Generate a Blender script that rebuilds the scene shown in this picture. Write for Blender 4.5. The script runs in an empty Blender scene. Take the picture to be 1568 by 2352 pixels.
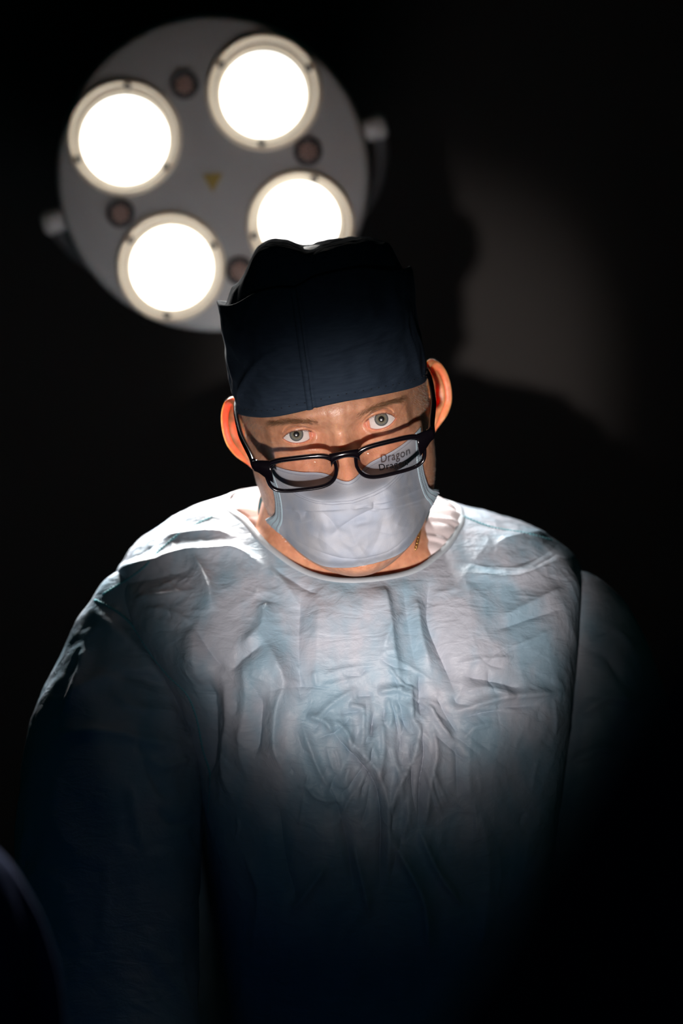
import bpy, bmesh, math, random
import numpy as np
from mathutils import Matrix, Vector

scene = bpy.context.scene
C = scene.collection
random.seed(7)
RNG = np.random.default_rng(11)

# ------------------------------------------------------------------ camera, world, flash, exposure
F = 5553.0            # focal length in pixels of the 1568 x 2352 frame (85 mm on a 36 mm tall sensor)
CAMZ = 1.52           # camera height above the floor
cam_d = bpy.data.cameras.new('camera'); cam = bpy.data.objects.new('camera', cam_d); C.objects.link(cam)
cam.location = (0, 0, CAMZ); cam.rotation_euler = (math.pi / 2, 0, 0)
cam_d.sensor_fit = 'VERTICAL'; cam_d.sensor_height = 36.0; cam_d.sensor_width = 24.0; cam_d.lens = 85.0
cam_d.clip_start = 0.02; cam_d.clip_end = 50
cam_d.dof.use_dof = True; cam_d.dof.focus_distance = 1.752; cam_d.dof.aperture_fstop = 3.6
scene.camera = cam

scene.view_settings.view_transform = 'Standard'
scene.view_settings.look = 'None'
scene.view_settings.gamma = 1.0
scene.view_settings.use_curve_mapping = False
scene.view_settings.exposure = 0.0

world = bpy.data.worlds.new('dark_room'); scene.world = world; world.use_nodes = True
bg = world.node_tree.nodes['Background']
bg.inputs[0].default_value = (0.05, 0.46, 0.40, 1); bg.inputs[1].default_value = 0.010


def at(px, py, Y):
    """pixel of the photograph + distance -> world point"""
    return np.array([(px - 784.0) / F * Y, Y, CAMZ + (1176.0 - py) / F * Y])


def aim(o, target):
    d = Vector(target) - o.location
    o.rotation_euler = d.to_track_quat('-Z', 'Y').to_euler()


# the photographer's snooted flash, a little below and left of the lens
def spot(name, loc, target, energy, colour, size, blend, radius):
    d = bpy.data.lights.new(name, 'SPOT'); o = bpy.data.objects.new(name, d); C.objects.link(o)
    o.location = loc; aim(o, target)
    d.energy = energy; d.color = colour; d.spot_size = math.radians(size); d.spot_blend = blend; d.shadow_soft_size = radius
    return o


FLASH = (-0.07, 0.0, CAMZ - 0.35)
spot('flash', FLASH, at(885, 1262, 1.80), 200, (1.0, 0.90, 0.85), 11.4, 1.0, 0.022)
spot('flash_halo', FLASH, at(905, 1290, 1.80), 24, (1.0, 0.92, 0.89), 14.2, 1.0, 0.022)
spot('flash_spill', FLASH, at(890, 1270, 1.80), 3, (0.75, 1.0, 1.0), 20.0, 1.0, 0.022)

# ------------------------------------------------------------------ numeric helpers
def pchip(xs, ys, x):
    """monotone cubic interpolation along axis 0 of ys"""
    xs = np.asarray(xs, float); ys = np.asarray(ys, float); x = np.asarray(x, float)
    sh = ys.shape[1:]; ys = ys.reshape(len(xs), -1)
    h = np.diff(xs); d = np.diff(ys, axis=0) / h[:, None]
    m = np.zeros_like(ys); m[0] = d[0]; m[-1] = d[-1]
    w1 = (2 * h[1:] + h[:-1])[:, None]; w2 = (h[1:] + 2 * h[:-1])[:, None]
    d0 = d[:-1]; d1 = d[1:]
    ok = (d0 * d1) > 0
    with np.errstate(divide='ignore', invalid='ignore'):
        mm = (w1 + w2) / (w1 / d0 + w2 / d1)
    m[1:-1] = np.where(ok, mm, 0)
    i = np.clip(np.searchsorted(xs, x) - 1, 0, len(xs) - 2)
    t = ((x - xs[i]) / h[i])[:, None]; hh = h[i][:, None]
    r = ((1 + 2 * t) * (1 - t) ** 2 * ys[i] + t * (1 - t) ** 2 * hh * m[i]
         + t * t * (3 - 2 * t) * ys[i + 1] + t * t * (t - 1) * hh * m[i + 1])
    return r.reshape((len(x),) + sh)


def tab(rows):
    """table -> function of the first column"""
    a = np.array(sorted(rows), float)
    def f(x):
        x = np.asarray(x, float)
        return pchip(a[:, 0], a[:, 1:], np.clip(x.ravel(), a[0, 0], a[-1, 0])).reshape(x.shape + (a.shape[1] - 1,))
    return f


def sstep(x, a, b):
    t = np.clip((x - a) / (b - a), 0, 1); return t * t * (3 - 2 * t)


def G(x, z, cx, cz, sx, sz):
    return np.exp(-((x - cx) / sx) ** 2 - ((z - cz) / sz) ** 2)


_perm = np.concatenate([np.random.default_rng(3).permutation(256)] * 3)
_grad = np.random.default_rng(4).normal(size=(256, 3)); _grad /= np.linalg.norm(_grad, axis=1)[:, None]


def noise3(p):
    p = np.asarray(p, float); i = np.floor(p).astype(int); f = p - i
    u = f * f * f * (f * (f * 6 - 15) + 10); i &= 255
    out = 0
    for dx in (0, 1):
        for dy in (0, 1):
            for dz in (0, 1):
                h = _perm[_perm[_perm[i[..., 0] + dx] + i[..., 1] + dy] + i[..., 2] + dz]
                g = _grad[h]
                dot = g[..., 0] * (f[..., 0] - dx) + g[..., 1] * (f[..., 1] - dy) + g[..., 2] * (f[..., 2] - dz)
                w = ((u[..., 0] if dx else 1 - u[..., 0]) * (u[..., 1] if dy else 1 - u[..., 1])
                     * (u[..., 2] if dz else 1 - u[..., 2]))
                out = out + dot * w
    return out


def unit(v):
    v = np.asarray(v, float); return v / np.maximum(np.linalg.norm(v, axis=-1, keepdims=True), 1e-12)


def to_px(P):
    return 784 + P[..., 0] / P[..., 1] * F, 1176 - (P[..., 2] - CAMZ) / P[..., 1] * F


def stroke_field(px, py, strokes):
    out = np.zeros_like(px)
    for pl, h, wl, wr in strokes:
        pl = np.array(pl, float)
        if len(pl) > 2:
            pl = smooth_path(pl, 14)
        W = 3 * max(wl, wr)
        sel = (px > pl[:, 0].min() - W) & (px < pl[:, 0].max() + W) & (py > pl[:, 1].min() - W) & (py < pl[:, 1].max() + W)
        if not sel.any(): continue
        X, Yp = px[sel], py[sel]
        best = np.full(X.shape, 1e9); sgn = np.ones_like(X); al = np.zeros_like(X)
        seg = np.linalg.norm(np.diff(pl, axis=0), axis=1); cum = np.concatenate([[0], np.cumsum(seg)]); tot = cum[-1]
        for k in range(len(pl) - 1):
            a_, b_ = pl[k], pl[k + 1]; dxy = (b_ - a_) / max(seg[k], 1e-6)
            rx, ry = X - a_[0], Yp - a_[1]
            tt = np.clip(rx * dxy[0] + ry * dxy[1], 0, seg[k])
            dd = np.hypot(rx - tt * dxy[0], ry - tt * dxy[1])
            cr_ = dxy[0] * ry - dxy[1] * rx
            m_ = dd < best
            best = np.where(m_, dd, best); sgn = np.where(m_, cr_, sgn); al = np.where(m_, (cum[k] + tt) / tot, al)
        w = np.where(sgn > 0, wl, wr)
        tp = sstep(al, -0.05, 0.22) * sstep(al, 1.05, 0.75)
        out[sel] += h * tp * np.exp(-(best / w) ** 1.3)
    return out


MASK_STROKES = [   # pleats and dents of the mask: for a stroke towards image right the first width is below, the second above
    ([(640, 1166), (714, 1171), (800, 1168)], 1.7, 3, 30), ([(645, 1188), (689, 1198), (722, 1190)], 1.0, 3, 16),
    ([(804, 1160), (857, 1156), (980, 1116)], 1.6, 3, 26), ([(854, 1170), (915, 1160), (985, 1140)], 1.6, 3, 26),
    ([(857, 1150), (856, 1172)], -1.6, 3, 12), ([(772, 1218), (815, 1190), (860, 1166)], -1.6, 12, 5), ([(740, 1175), (764, 1201), (778, 1222)], -1.5, 8, 8),
    ([(805, 1168), (840, 1162), (872, 1168)], 2.2, 6, 8), ([(672, 1165), (688, 1180), (692, 1196)], 1.6, 10, 5), ([(705, 1170), (700, 1190)], -1.4, 5, 10),
    ([(660, 1130), (740, 1150), (800, 1166)], 0.9, 5, 14), ([(830, 1166), (880, 1140), (950, 1110)], -0.8, 8, 10),
    ([(690, 1215), (740, 1240), (790, 1280)], 1.2, 14, 10), ([(800, 1200), (815, 1240), (845, 1285)], 1.4, 16, 10), ([(880, 1190), (870, 1230), (850, 1275)], -1.2, 14, 12),
    ([(900, 1200), (930, 1210), (960, 1180)], 1.0, 8, 14), ([(740, 1205), (730, 1240), (745, 1270)], -1.0, 12, 12), ([(640, 1215), (720, 1262), (810, 1284), (890, 1268), (950, 1215)], -0.8, 3, 3),
    ([(640, 1120), (690, 1128), (760, 1136)], 0.6, 3, 8), ([(900, 1180), (950, 1160), (975, 1155)], 0.7, 4, 9), ([(850, 1215), (900, 1225), (930, 1215)], 0.7, 5, 9),
]


# ------------------------------------------------------------------ object helpers
def link(o, parent=None):
    C.objects.link(o)
    if parent is not None:
        o.parent = parent
    return o


def raw_mesh(name, V, faces, mat=None, parent=None, smooth=True, colors=None):
    me = bpy.data.meshes.new(name)
    me.from_pydata([tuple(v) for v in np.asarray(V, float)], [], faces)
    me.update()
    if smooth:
        me.polygons.foreach_set('use_smooth', [True] * len(me.polygons))
    if colors is not None:
        at_ = me.color_attributes.new('Col', 'FLOAT_COLOR', 'POINT')
        at_.data.foreach_set('color', np.asarray(colors, np.float32).ravel())
    o = bpy.data.objects.new(name, me)
    if mat:
        me.materials.append(mat)
    link(o, parent)
    return o


def grid_faces(nr, nc, wrap=False, base=0):
    i = np.arange(nr - 1)[:, None]; j = np.arange(nc if wrap else nc - 1)[None, :]
    j2 = (j + 1) % nc
    a = i * nc + j; b = i * nc + j2; c = (i + 1) * nc + j2; d = (i + 1) * nc + j
    return (np.stack([a, b, c, d], -1).reshape(-1, 4) + base)


def loft(P, wrap=True, caps=True):
    """rings P[nr, nc, 3] -> verts, faces"""
    P = np.asarray(P); nr, nc = P.shape[:2]
    V = P.reshape(-1, 3); f = [tuple(q) for q in grid_faces(nr, nc, wrap).tolist()]
    if caps and wrap:
        V = np.vstack([V, P[0].mean(0), P[-1].mean(0)])
        n = nr * nc
        f += [((j + 1) % nc, j, n) for j in range(nc)]
        f += [((nr - 1) * nc + j, (nr - 1) * nc + (j + 1) % nc, n + 1) for j in range(nc)]
    return V, f


def fix_normals(o):
    bm = bmesh.new(); bm.from_mesh(o.data)
    bmesh.ops.recalc_face_normals(bm, faces=bm.faces); bm.to_mesh(o.data); bm.free()


def tube(path, r, n=10, caps=True, squash=None):
    path = np.asarray(path, float); r = np.broadcast_to(np.asarray(r, float), (len(path),))
    T = unit(np.gradient(path, axis=0))
    up = np.array([0.0, 0.0, 1.0]) if abs(T[0][2]) < 0.9 else np.array([1.0, 0, 0])
    N = unit(up - T[0] * (up @ T[0])); rings = []
    a = np.linspace(0, 2 * np.pi, n, endpoint=False)
    for k in range(len(path)):
        N = unit(N - T[k] * (N @ T[k])); B = np.cross(T[k], N)
        rr = r[k]
        rings.append(path[k] + rr * (np.cos(a)[:, None] * N + np.sin(a)[:, None] * B))
    return loft(np.array(rings), True, caps)


def smooth_path(pts, n):
    pts = np.asarray(pts, float)
    d = np.concatenate([[0], np.cumsum(np.linalg.norm(np.diff(pts, axis=0), axis=1))])
    return pchip(d, pts, np.linspace(0, d[-1], n))


def lathe(prof, n=64):
    """profile (r, y) about the Y axis"""
    a = np.linspace(0, 2 * np.pi, n, endpoint=False)
    P = np.array([[(r * math.cos(t), y, r * math.sin(t)) for t in a] for r, y in prof])
    return loft(P, True, False)


def merge(parts):
    V, f, n = [], [], 0
    for v, ff in parts:
        v = np.asarray(v, float); V.append(v); f += [tuple(i + n for i in q) for q in ff]; n += len(v)
    return np.vstack(V), f


def tag(o, label=None, cat=None, group=None, kind=None):
    if label: o['label'] = label
    if cat: o['category'] = cat
    if group: o['group'] = group
    if kind: o['kind'] = kind
    return o


def empty(name, loc, label, cat):
    o = bpy.data.objects.new(name, None); C.objects.link(o); o.location = loc
    o.empty_display_size = 0.05
    return tag(o, label, cat)


def adopt(o, parent):
    """parent without moving"""
    bpy.context.view_layer.update()
    o.parent = parent; o.matrix_parent_inverse = parent.matrix_world.inverted()


# ------------------------------------------------------------------ materials
def mat(name, col, rough=0.5, **kw):
    m = bpy.data.materials.new(name); m.use_nodes = True
    b = m.node_tree.nodes['Principled BSDF']
    b.inputs['Base Color'].default_value = (*col, 1); b.inputs['Roughness'].default_value = rough
    for k, v in kw.items():
        b.inputs[k].default_value = v
    return m


def nodes(m):
    return m.node_tree.nodes, m.node_tree.links, m.node_tree.nodes['Principled BSDF']


def add_noise_bump(m, scale, strength, dist=0.001, detail=4.0, vec=None, second=None):
    N, L, b = nodes(m)
    tc = N.new('ShaderNodeTexCoord')
    nz = N.new('ShaderNodeTexNoise'); nz.inputs['Scale'].default_value = scale; nz.inputs['Detail'].default_value = detail
    mp = N.new('ShaderNodeMapping')
    if vec: mp.inputs['Scale'].default_value = vec
    L.new(tc.outputs['Object'], mp.inputs['Vector']); L.new(mp.outputs[0], nz.inputs['Vector'])
    bp = N.new('ShaderNodeBump'); bp.inputs['Strength'].default_value = strength; bp.inputs['Distance'].default_value = dist
    L.new(nz.outputs[0], bp.inputs['Height'])
    L.new(bp.outputs[0], b.inputs['Normal'])
    return bp


def colour_noise(m, c1, c2, scale, lo=0.4, hi=0.6, vec=None, detail=3.0):
    N, L, b = nodes(m)
    tc = N.new('ShaderNodeTexCoord'); mp = N.new('ShaderNodeMapping')
    if vec: mp.inputs['Scale'].default_value = vec
    nz = N.new('ShaderNodeTexNoise'); nz.inputs['Scale'].default_value = scale; nz.inputs['Detail'].default_value = detail
    rp = N.new('ShaderNodeValToRGB')
    rp.color_ramp.elements[0].position = lo; rp.color_ramp.elements[0].color = (*c1, 1)
    rp.color_ramp.elements[1].position = hi; rp.color_ramp.elements[1].color = (*c2, 1)
    L.new(tc.outputs['Object'], mp.inputs['Vector']); L.new(mp.outputs[0], nz.inputs['Vector'])
    L.new(nz.outputs[0], rp.inputs[0]); L.new(rp.outputs[0], b.inputs['Base Color'])
    return rp


def add_translucent(m, col, fac):
    N, L, b = nodes(m); out = N['Material Output']
    t = N.new('ShaderNodeBsdfTranslucent'); t.inputs[0].default_value = (*col, 1)
    mx = N.new('ShaderNodeMixShader'); mx.inputs[0].default_value = fac
    L.new(b.outputs[0], mx.inputs[1]); L.new(t.outputs[0], mx.inputs[2]); L.new(mx.outputs[0], out.inputs[0])


# skin: vertex colour + mottling + pores, subsurface scattering
M = {}
sk = mat('skin', (0.6, 0.36, 0.26), 0.42)
N, L, b = nodes(sk)
vc = N.new('ShaderNodeVertexColor'); vc.layer_name = 'Col'
tc = N.new('ShaderNodeTexCoord')
nz = N.new('ShaderNodeTexNoise'); nz.inputs['Scale'].default_value = 160; nz.inputs['Detail'].default_value = 5
L.new(tc.outputs['Object'], nz.inputs['Vector'])
rp = N.new('ShaderNodeValToRGB'); rp.color_ramp.elements[0].color = (0.86, 0.78, 0.74, 1); rp.color_ramp.elements[1].color = (1.1, 1.08, 1.06, 1)
rp.color_ramp.elements[0].position = 0.35; rp.color_ramp.elements[1].position = 0.65
L.new(nz.outputs[0], rp.inputs[0])
mm = N.new('ShaderNodeMix'); mm.data_type = 'RGBA'; mm.blend_type = 'MULTIPLY'; mm.inputs[0].default_value = 1
L.new(vc.outputs[0], mm.inputs[6]); L.new(rp.outputs[0], mm.inputs[7]); L.new(mm.outputs[2], b.inputs['Base Color'])
b.inputs['Subsurface Weight'].default_value = 1.0
b.inputs['Subsurface Radius'].default_value = (1.0, 0.48, 0.22)
b.inputs['Subsurface Scale'].default_value = 0.0048
b.inputs['Specular IOR Level'].default_value = 0.55
n2 = N.new('ShaderNodeTexVoronoi'); n2.inputs['Scale'].default_value = 900
n3 = N.new('ShaderNodeTexNoise'); n3.inputs['Scale'].default_value = 260; n3.inputs['Detail'].default_value = 6
L.new(tc.outputs['Object'], n2.inputs['Vector']); L.new(tc.outputs['Object'], n3.inputs['Vector'])
ad = N.new('ShaderNodeMath'); ad.operation = 'MULTIPLY_ADD'; ad.inputs[1].default_value = 0.5
L.new(n2.outputs[0], ad.inputs[0]); L.new(n3.outputs[0], ad.inputs[2])
bp = N.new('ShaderNodeBump'); bp.inputs['Strength'].default_value = 0.26; bp.inputs['Distance'].default_value = 0.0008
L.new(ad.outputs[0], bp.inputs['Height']); L.new(bp.outputs[0], b.inputs['Normal'])
M['skin'] = sk

# ------------------------------------------------------------------ the setting
M['wall'] = mat('painted_wall', (0.0105, 0.0085, 0.0072), 0.85); add_noise_bump(M['wall'], 60, 0.15)
M['floor'] = mat('vinyl_floor', (0.03, 0.035, 0.04), 0.5); add_noise_bump(M['floor'], 30, 0.1)
WALL_Y = 2.75


def box(name, lo, hi, m, parent=None, bevel=0):
    bm = bmesh.new(); bmesh.ops.create_cube(bm, size=1)
    lo = np.array(lo); hi = np.array(hi)
    for v in bm.verts:
        v.co = Vector(lo + (np.array(v.co) + 0.5) * (hi - lo))
    if bevel:
        bmesh.ops.bevel(bm, geom=list(bm.edges), offset=bevel, segments=3, affect='EDGES')
    me = bpy.data.meshes.new(name); bm.to_mesh(me); bm.free()
    me.materials.append(m)
    return link(bpy.data.objects.new(name, me), parent)


tag(box('wall_back', (-3, WALL_Y, 0), (3, WALL_Y + 0.12, 3.2), M['wall']), kind='structure')
tag(box('floor', (-3, -1.5, -0.1), (3, WALL_Y + 0.12, 0), M['floor']), kind='structure')

# ------------------------------------------------------------------ the surgeon: frame of the head
PITCH, ROLL = math.radians(18), math.radians(10.2)
EYE_Y = 0.0123           # depth of the eyeball centres behind the corneal plane
Rm = Matrix.Rotation(-ROLL, 3, 'Y') @ Matrix.Rotation(PITCH, 3, 'X')
HR = np.array(Rm)
HO = at(778, 980, 1.765) - HR @ np.array([0, EYE_Y, 0])


def h2w(p):
    return np.asarray(p) @ HR.T + HO


def w2h(p):
    return (np.asarray(p) - HO) @ HR


HM = Matrix.Translation(Vector(HO)) @ Rm.to_4x4()

person = empty('person', (at(800, 1176, 1.93)[0], 1.93, 0),
               'surgeon in pale blue gown, navy cap, mask and glasses bending towards the viewer', 'person')

mm_ = 0.001
# z, half width, front, back   (millimetres, origin between the eyes)
head_tab = tab([(118, 3, 78, 92), (114, 28, 55, 118), (104, 47, 32, 145), (90, 59, 15, 163), (70, 68, 3, 176), (50, 71.5, -4, 182),
                (25, 72, -8, 184), (10, 71.5, -6, 184), (0, 70.5, -1, 182), (-20, 70, -3, 177), (-38, 70, -7, 169),
                (-57, 68.5, -11, 158), (-74, 65, -14, 150), (-88, 60, -15, 140), (-100, 52, -13, 125), (-110, 40, -4, 105),
                (-117, 24, 16, 90), (-121, 3, 50, 66)])
nose_tab = tab([(24, 0, 10), (16, 1.5, 9), (8, 5.0, 7.6), (0, 9.5, 7.8), (-8, 13.5, 8.6), (-16, 18, 9.6), (-24, 22, 11.0), (-32, 26, 13),
                (-39, 30, 14.5), (-45, 31, 15), (-50, 25, 14.5), (-55, 12, 14), (-60, 3, 13), (-66, 0, 12)])
YC = 85.0
EX, ER = 31.5, 12.0


def base_y(x, z):
    t = head_tab(z); a, yf = t[..., 0], t[..., 1]
    q = np.clip(1 - (x / a) ** 2, 0, 1)
    return YC - (YC - yf) * np.sqrt(q)


def eye_curves(s, side):
    """lid heights over s in [-1 inner .. 1 outer]"""
    up, lo = (7.3, -4.0) if side > 0 else (6.1, -3.6)
    c = 0.2 + 1.6 * s                 # canthal tilt
    e = np.clip(1 - np.abs(s), 0, 1)
    k = np.clip(1 - np.abs(s + 0.08) ** 2.3, 0, 1)
    zu = c + (up - 0.5) * k ** 0.80
    zl = c + (lo - 0.1) * np.clip(1 - np.abs(s - 0.08) ** 2.4, 0, 1) ** 0.9
    return zu, zl


def face_y(x, z, colour=False):
    """front surface of the face (mm); more negative is nearer the viewer"""
    y = base_y(x, z)
    ax = np.abs(x)
    nt = nose_tab(z)
    y = y - nt[..., 0] * np.exp(-(ax / nt[..., 1]) ** 2.3)
    y = y - 13 * G(ax, z, 13.5, -47, 6, 7)
    y = y - 5.4 * G(ax, z, 28, 16, 18, 7) - 3.6 * G(ax, z, 0, 17, 16, 10) - 2.5 * G(ax, z, 45, 14, 10, 9)
    y = y + 4.5 * G(ax, z, 17, -1, 6, 8) + 0.6 * G(ax, z, 33, 0, 15, 9)
    y = y - 4.5 * G(ax, z, 40, -30, 17, 14) + 2.2 * G(ax, z, 22, -17, 7, 5)
    y = y - 1.6 * G(ax, z, 31, -11, 12, 3.0) - 4.5 * G(ax, z, 48, 0, 8, 13)
    y = y - 7 * G(ax, z, 0, -72, 20, 9) - 8 * G(ax, z, 0, -100, 17, 10) + 3 * G(ax, z, 0, -84, 18, 4)
    y = y - 2.0 * G(ax, z, 0, -68.5, 17, 3) - 2.4 * G(ax, z, 0, -76, 15, 3) + 2.2 * G(ax, z, 0, -72.3, 20, 1.2)
    lash = np.zeros_like(y); pink = np.zeros_like(y); crease = np.zeros_like(y)
    for side in (-1, 1):
        dx = x * side - EX; r2 = dx ** 2 + z ** 2
        RL = ER + 1.5
        rr_ = np.sqrt(r2)
        ylid = EYE_Y * 1000 - np.sqrt(np.clip(RL ** 2 - np.minimum(rr_, 11.0) ** 2, 0.01, None)) + 1.25 * np.clip(rr_ - 11.0, 0, None)
        w = sstep(np.abs(x - side * EX), 24, 18)
        k = 4.5
        h = np.clip(0.5 + 0.5 * (y - ylid) / k, 0, 1)
        ys = y * (1 - h) + ylid * h - k * h * (1 - h)
        y = np.where((x * side > 0) & (w > 0), y * (1 - w) + ys * w, y)
        s = (dx + 1.6) / 12.0
        zu, zl = eye_curves(s, side)
        inr = (np.abs(s) < 1.25) & (x * side > 0)
        # crease of the upper lid and of the lower lid
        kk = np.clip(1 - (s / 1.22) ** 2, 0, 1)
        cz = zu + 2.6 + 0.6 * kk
        y = np.where(inr, y + 2.0 * kk * np.exp(-((z - cz) / 0.8) ** 2) - 2.2 * kk * np.exp(-((z - cz - 2.6) / 1.9) ** 2), y)
        y = np.where(inr, y + 0.3 * kk * np.exp(-((z - zl + 4.2 + 1.2 * s) / 0.9) ** 2), y)
        # the opening
        d = np.minimum(zu - z, z - zl)
        d = np.where(np.abs(s) < 1, d, -5.0)
        yin = EYE_Y * 1000 - np.sqrt(np.clip(ER ** 2 - r2, 2.0, None)) + 1.0
        yin = np.minimum(yin, EYE_Y * 1000 - 4.2) - 3.4 * sstep(-dx, 8.3, 10.3)          # pink corner in the canthus
        op = sstep(d, -0.35, 0.75)
        y = np.where(inr & (op > 0), y * (1 - op) + np.maximum(yin, y) * op, y)
        pink = np.where(inr, np.maximum(pink, sstep(d, -1.3, 0.1)), pink)
        lash = np.where(inr, np.maximum(lash, np.exp(-((z - zu - 0.25) / 0.55) ** 2) * sstep(np.abs(s), 1.02, 0.8)), lash)
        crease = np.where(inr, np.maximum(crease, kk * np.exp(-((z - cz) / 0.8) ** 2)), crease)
    # crow's feet and frown lines, brow wrinkles
    for side in (-1, 1):
        xs = x * side
        for q, (sl, z0) in enumerate(((0.55, 4.0), (0.1, 0.5), (-0.35, -3.0), (-0.8, -7))):
            dd = z - z0 - sl * (xs - 46)
            y = y + 0.45 * np.exp(-(dd / 0.7) ** 2) * sstep(xs, 45, 49) * sstep(xs, 62, 54)
        dd = xs - 7 - 0.15 * (z - 14)
        y = y + 0.2 * np.exp(-(dd / 1.3) ** 2) * sstep(z, 6, 10) * sstep(z, 26, 18)
    if colour:
        return y, pink, crease, lash
    return y


def head_grid():
    z = np.concatenate([np.linspace(118, 32, 36, endpoint=False), np.linspace(32, 15, 17, endpoint=False),
                        np.arange(15, -13, -0.42), np.linspace(-13, -64, 52, endpoint=False), np.linspace(-64, -121, 32)])
    a0 = 70.5
    th = np.concatenate([np.arcsin(np.arange(-52, 52.01, 0.46) / a0)])
    side = np.linspace(th[-1], 2 * np.pi - th[-1], 118)[1:-1]
    th = np.concatenate([th, side])
    Z, T = np.meshgrid(z, th, indexing='ij')
    t = head_tab(Z); a, yf, yb = t[..., 0], t[..., 1], t[..., 2]
    X = a * np.sin(T)
    c = np.cos(T)
    Yb = YC + (yb - YC) * np.abs(c)
    Yf, pink, cr, lash = face_y(X, Z, True)
    w = sstep(c, 0.02, 0.2)
    Y = np.where(c > 0, base_y(X, Z) * (1 - w) + Yf * w, Yb)
    P = np.stack([X, Y, Z], -1)
    # neck muscles give the back a flatter fall
    col = np.ones(P.shape[:2] + (4,)); skin = np.array([0.56, 0.29, 0.18]); ruddy = np.array([0.56, 0.21, 0.14])
    base = skin + 0.0 * P
    def mixc(base, c2, w):
        return base * (1 - w[..., None]) + np.array(c2) * w[..., None]
    fr = (c > 0.0)
    base = mixc(base, ruddy, 0.42 * fr * G(X, Z, 0, -40, 15, 22))
    base = mixc(base, ruddy, 0.32 * fr * G(np.abs(X), Z, 38, -28, 20, 15))
    base = mixc(base, ruddy, 0.22 * fr * G(np.abs(X), Z, 18, -6, 8, 7))
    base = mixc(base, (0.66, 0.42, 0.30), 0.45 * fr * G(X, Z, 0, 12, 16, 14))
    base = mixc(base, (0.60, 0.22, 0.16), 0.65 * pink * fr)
    base = mixc(base, (0.36, 0.15, 0.09), 0.55 * cr * fr)  # upper lid crease: its shade painted into the skin colour
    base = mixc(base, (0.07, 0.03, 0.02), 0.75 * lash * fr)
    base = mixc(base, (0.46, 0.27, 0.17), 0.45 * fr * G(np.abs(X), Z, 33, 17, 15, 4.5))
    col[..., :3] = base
    return P * mm_, col


HP, HCOL = head_grid()
BOOL_PARTS = []


def closed(name, V, f, col=None):
    c = np.ones((len(V), 4))
    if col is None:
        c[:, :3] = (0.56, 0.28, 0.175)
    else:
        c[:] = col
    o = raw_mesh(name, V, f, None, None, True, c)
    fix_normals(o)
    return o


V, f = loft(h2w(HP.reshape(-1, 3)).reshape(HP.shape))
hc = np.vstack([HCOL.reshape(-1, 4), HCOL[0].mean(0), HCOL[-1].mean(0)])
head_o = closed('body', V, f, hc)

# ears -------------------------------------------------------------
def ear(side, flare, root):
    e2 = np.array([side * math.sin(flare), math.cos(flare), 0.0])
    n = np.array([side * math.cos(flare), -math.sin(flare), 0.0])
    tilt = math.radians(14)
    e1 = np.array([0, 0, 1.0]) * math.cos(tilt) + e2 * math.sin(tilt)
    e2 = unit(e2 - e1 * (e1 @ e2))
    n = np.cross(e1, e2) * (1 if np.cross(e1, e2) @ n > 0 else -1)
    na, nr_ = 72, 22
    ph = np.linspace(0, 2 * np.pi, na, endpoint=False)
    # egg outline: cos -> up, sin -> back
    up = np.cos(ph); bk = np.sin(ph)
    Lr = np.where(up > 0, 29.0, 31.0)
    Wr = np.where(bk > 0, 17.0, 13.0) * (1 - 0.36 * sstep(-up, 0.1, 1.0))
    ring_f, ring_b = [], []
    for k in range(nr_):
        rho = (k + 0.6) / (nr_ - 0.4)
        u = up * Lr * rho; v = bk * Wr * rho + 3
        helix = 4.6 * np.exp(-((rho - 0.93) / 0.075) ** 2) * sstep(up + 0.4 * bk, -0.75, -0.1)
        anti = 3.0 * np.exp(-((rho - 0.62) / 0.13) ** 2) * sstep(bk, -0.2, 0.4)
        concha = -2.5 * np.exp(-(((u + 3) / 13) ** 2 + ((v + 1) / 8) ** 2))
        tragus = 4.5 * np.exp(-(((u + 4) / 5) ** 2 + ((v + 8) / 3.5) ** 2))
        hgt = helix + anti + concha + tragus + 0.012 * v ** 2
        th_ = 1.9 * math.sqrt(max(1 - rho ** 6, 0.0)) + 0.35
        pf = root + (u[:, None] * e1 + (v + 8)[:, None] * e2 + (hgt + th_)[:, None] * n)
        pb = root + (u[:, None] * e1 + (v + 8)[:, None] * e2 + (hgt * 0.85 - th_)[:, None] * n)
        ring_f.append(pf); ring_b.append(pb)
    P = np.array(ring_f + ring_b[::-1])
    V, f = loft(P)
    c = np.ones((len(V), 4)); c[:, :3] = (0.70, 0.31, 0.14)
    return closed('ear', h2w(V * mm_), f, c), (e1, e2, n, root)


ear_r, EF_R = ear(1, math.radians(38), np.array([66.0, 90.0, -11.5]))
ear_l, EF_L = ear(-1, math.radians(30), np.array([-66.0, 90.0, -13.5]))


# neck, trunk, arms, legs ---------------------------------------------
def ell_loft(rows, n=40, pw=2.0):
    """rows: centre (3), half width, half depth"""
    rows = np.asarray(rows, float)
    rows = pchip(np.arange(len(rows)), rows, np.linspace(0, len(rows) - 1, len(rows) * (14 if n > 100 else 5)))
    a = np.linspace(0, 2 * np.pi, n, endpoint=False)
    P = np.stack([np.stack([r[0] + r[3] * np.sin(a), r[1] - r[4] * np.cos(a), np.full(n, r[2])], -1) for r in rows])
    return loft(P)


def row(px, py, Y, hw, hd):
    return [*at(px, py, Y), hw, hd]


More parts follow.
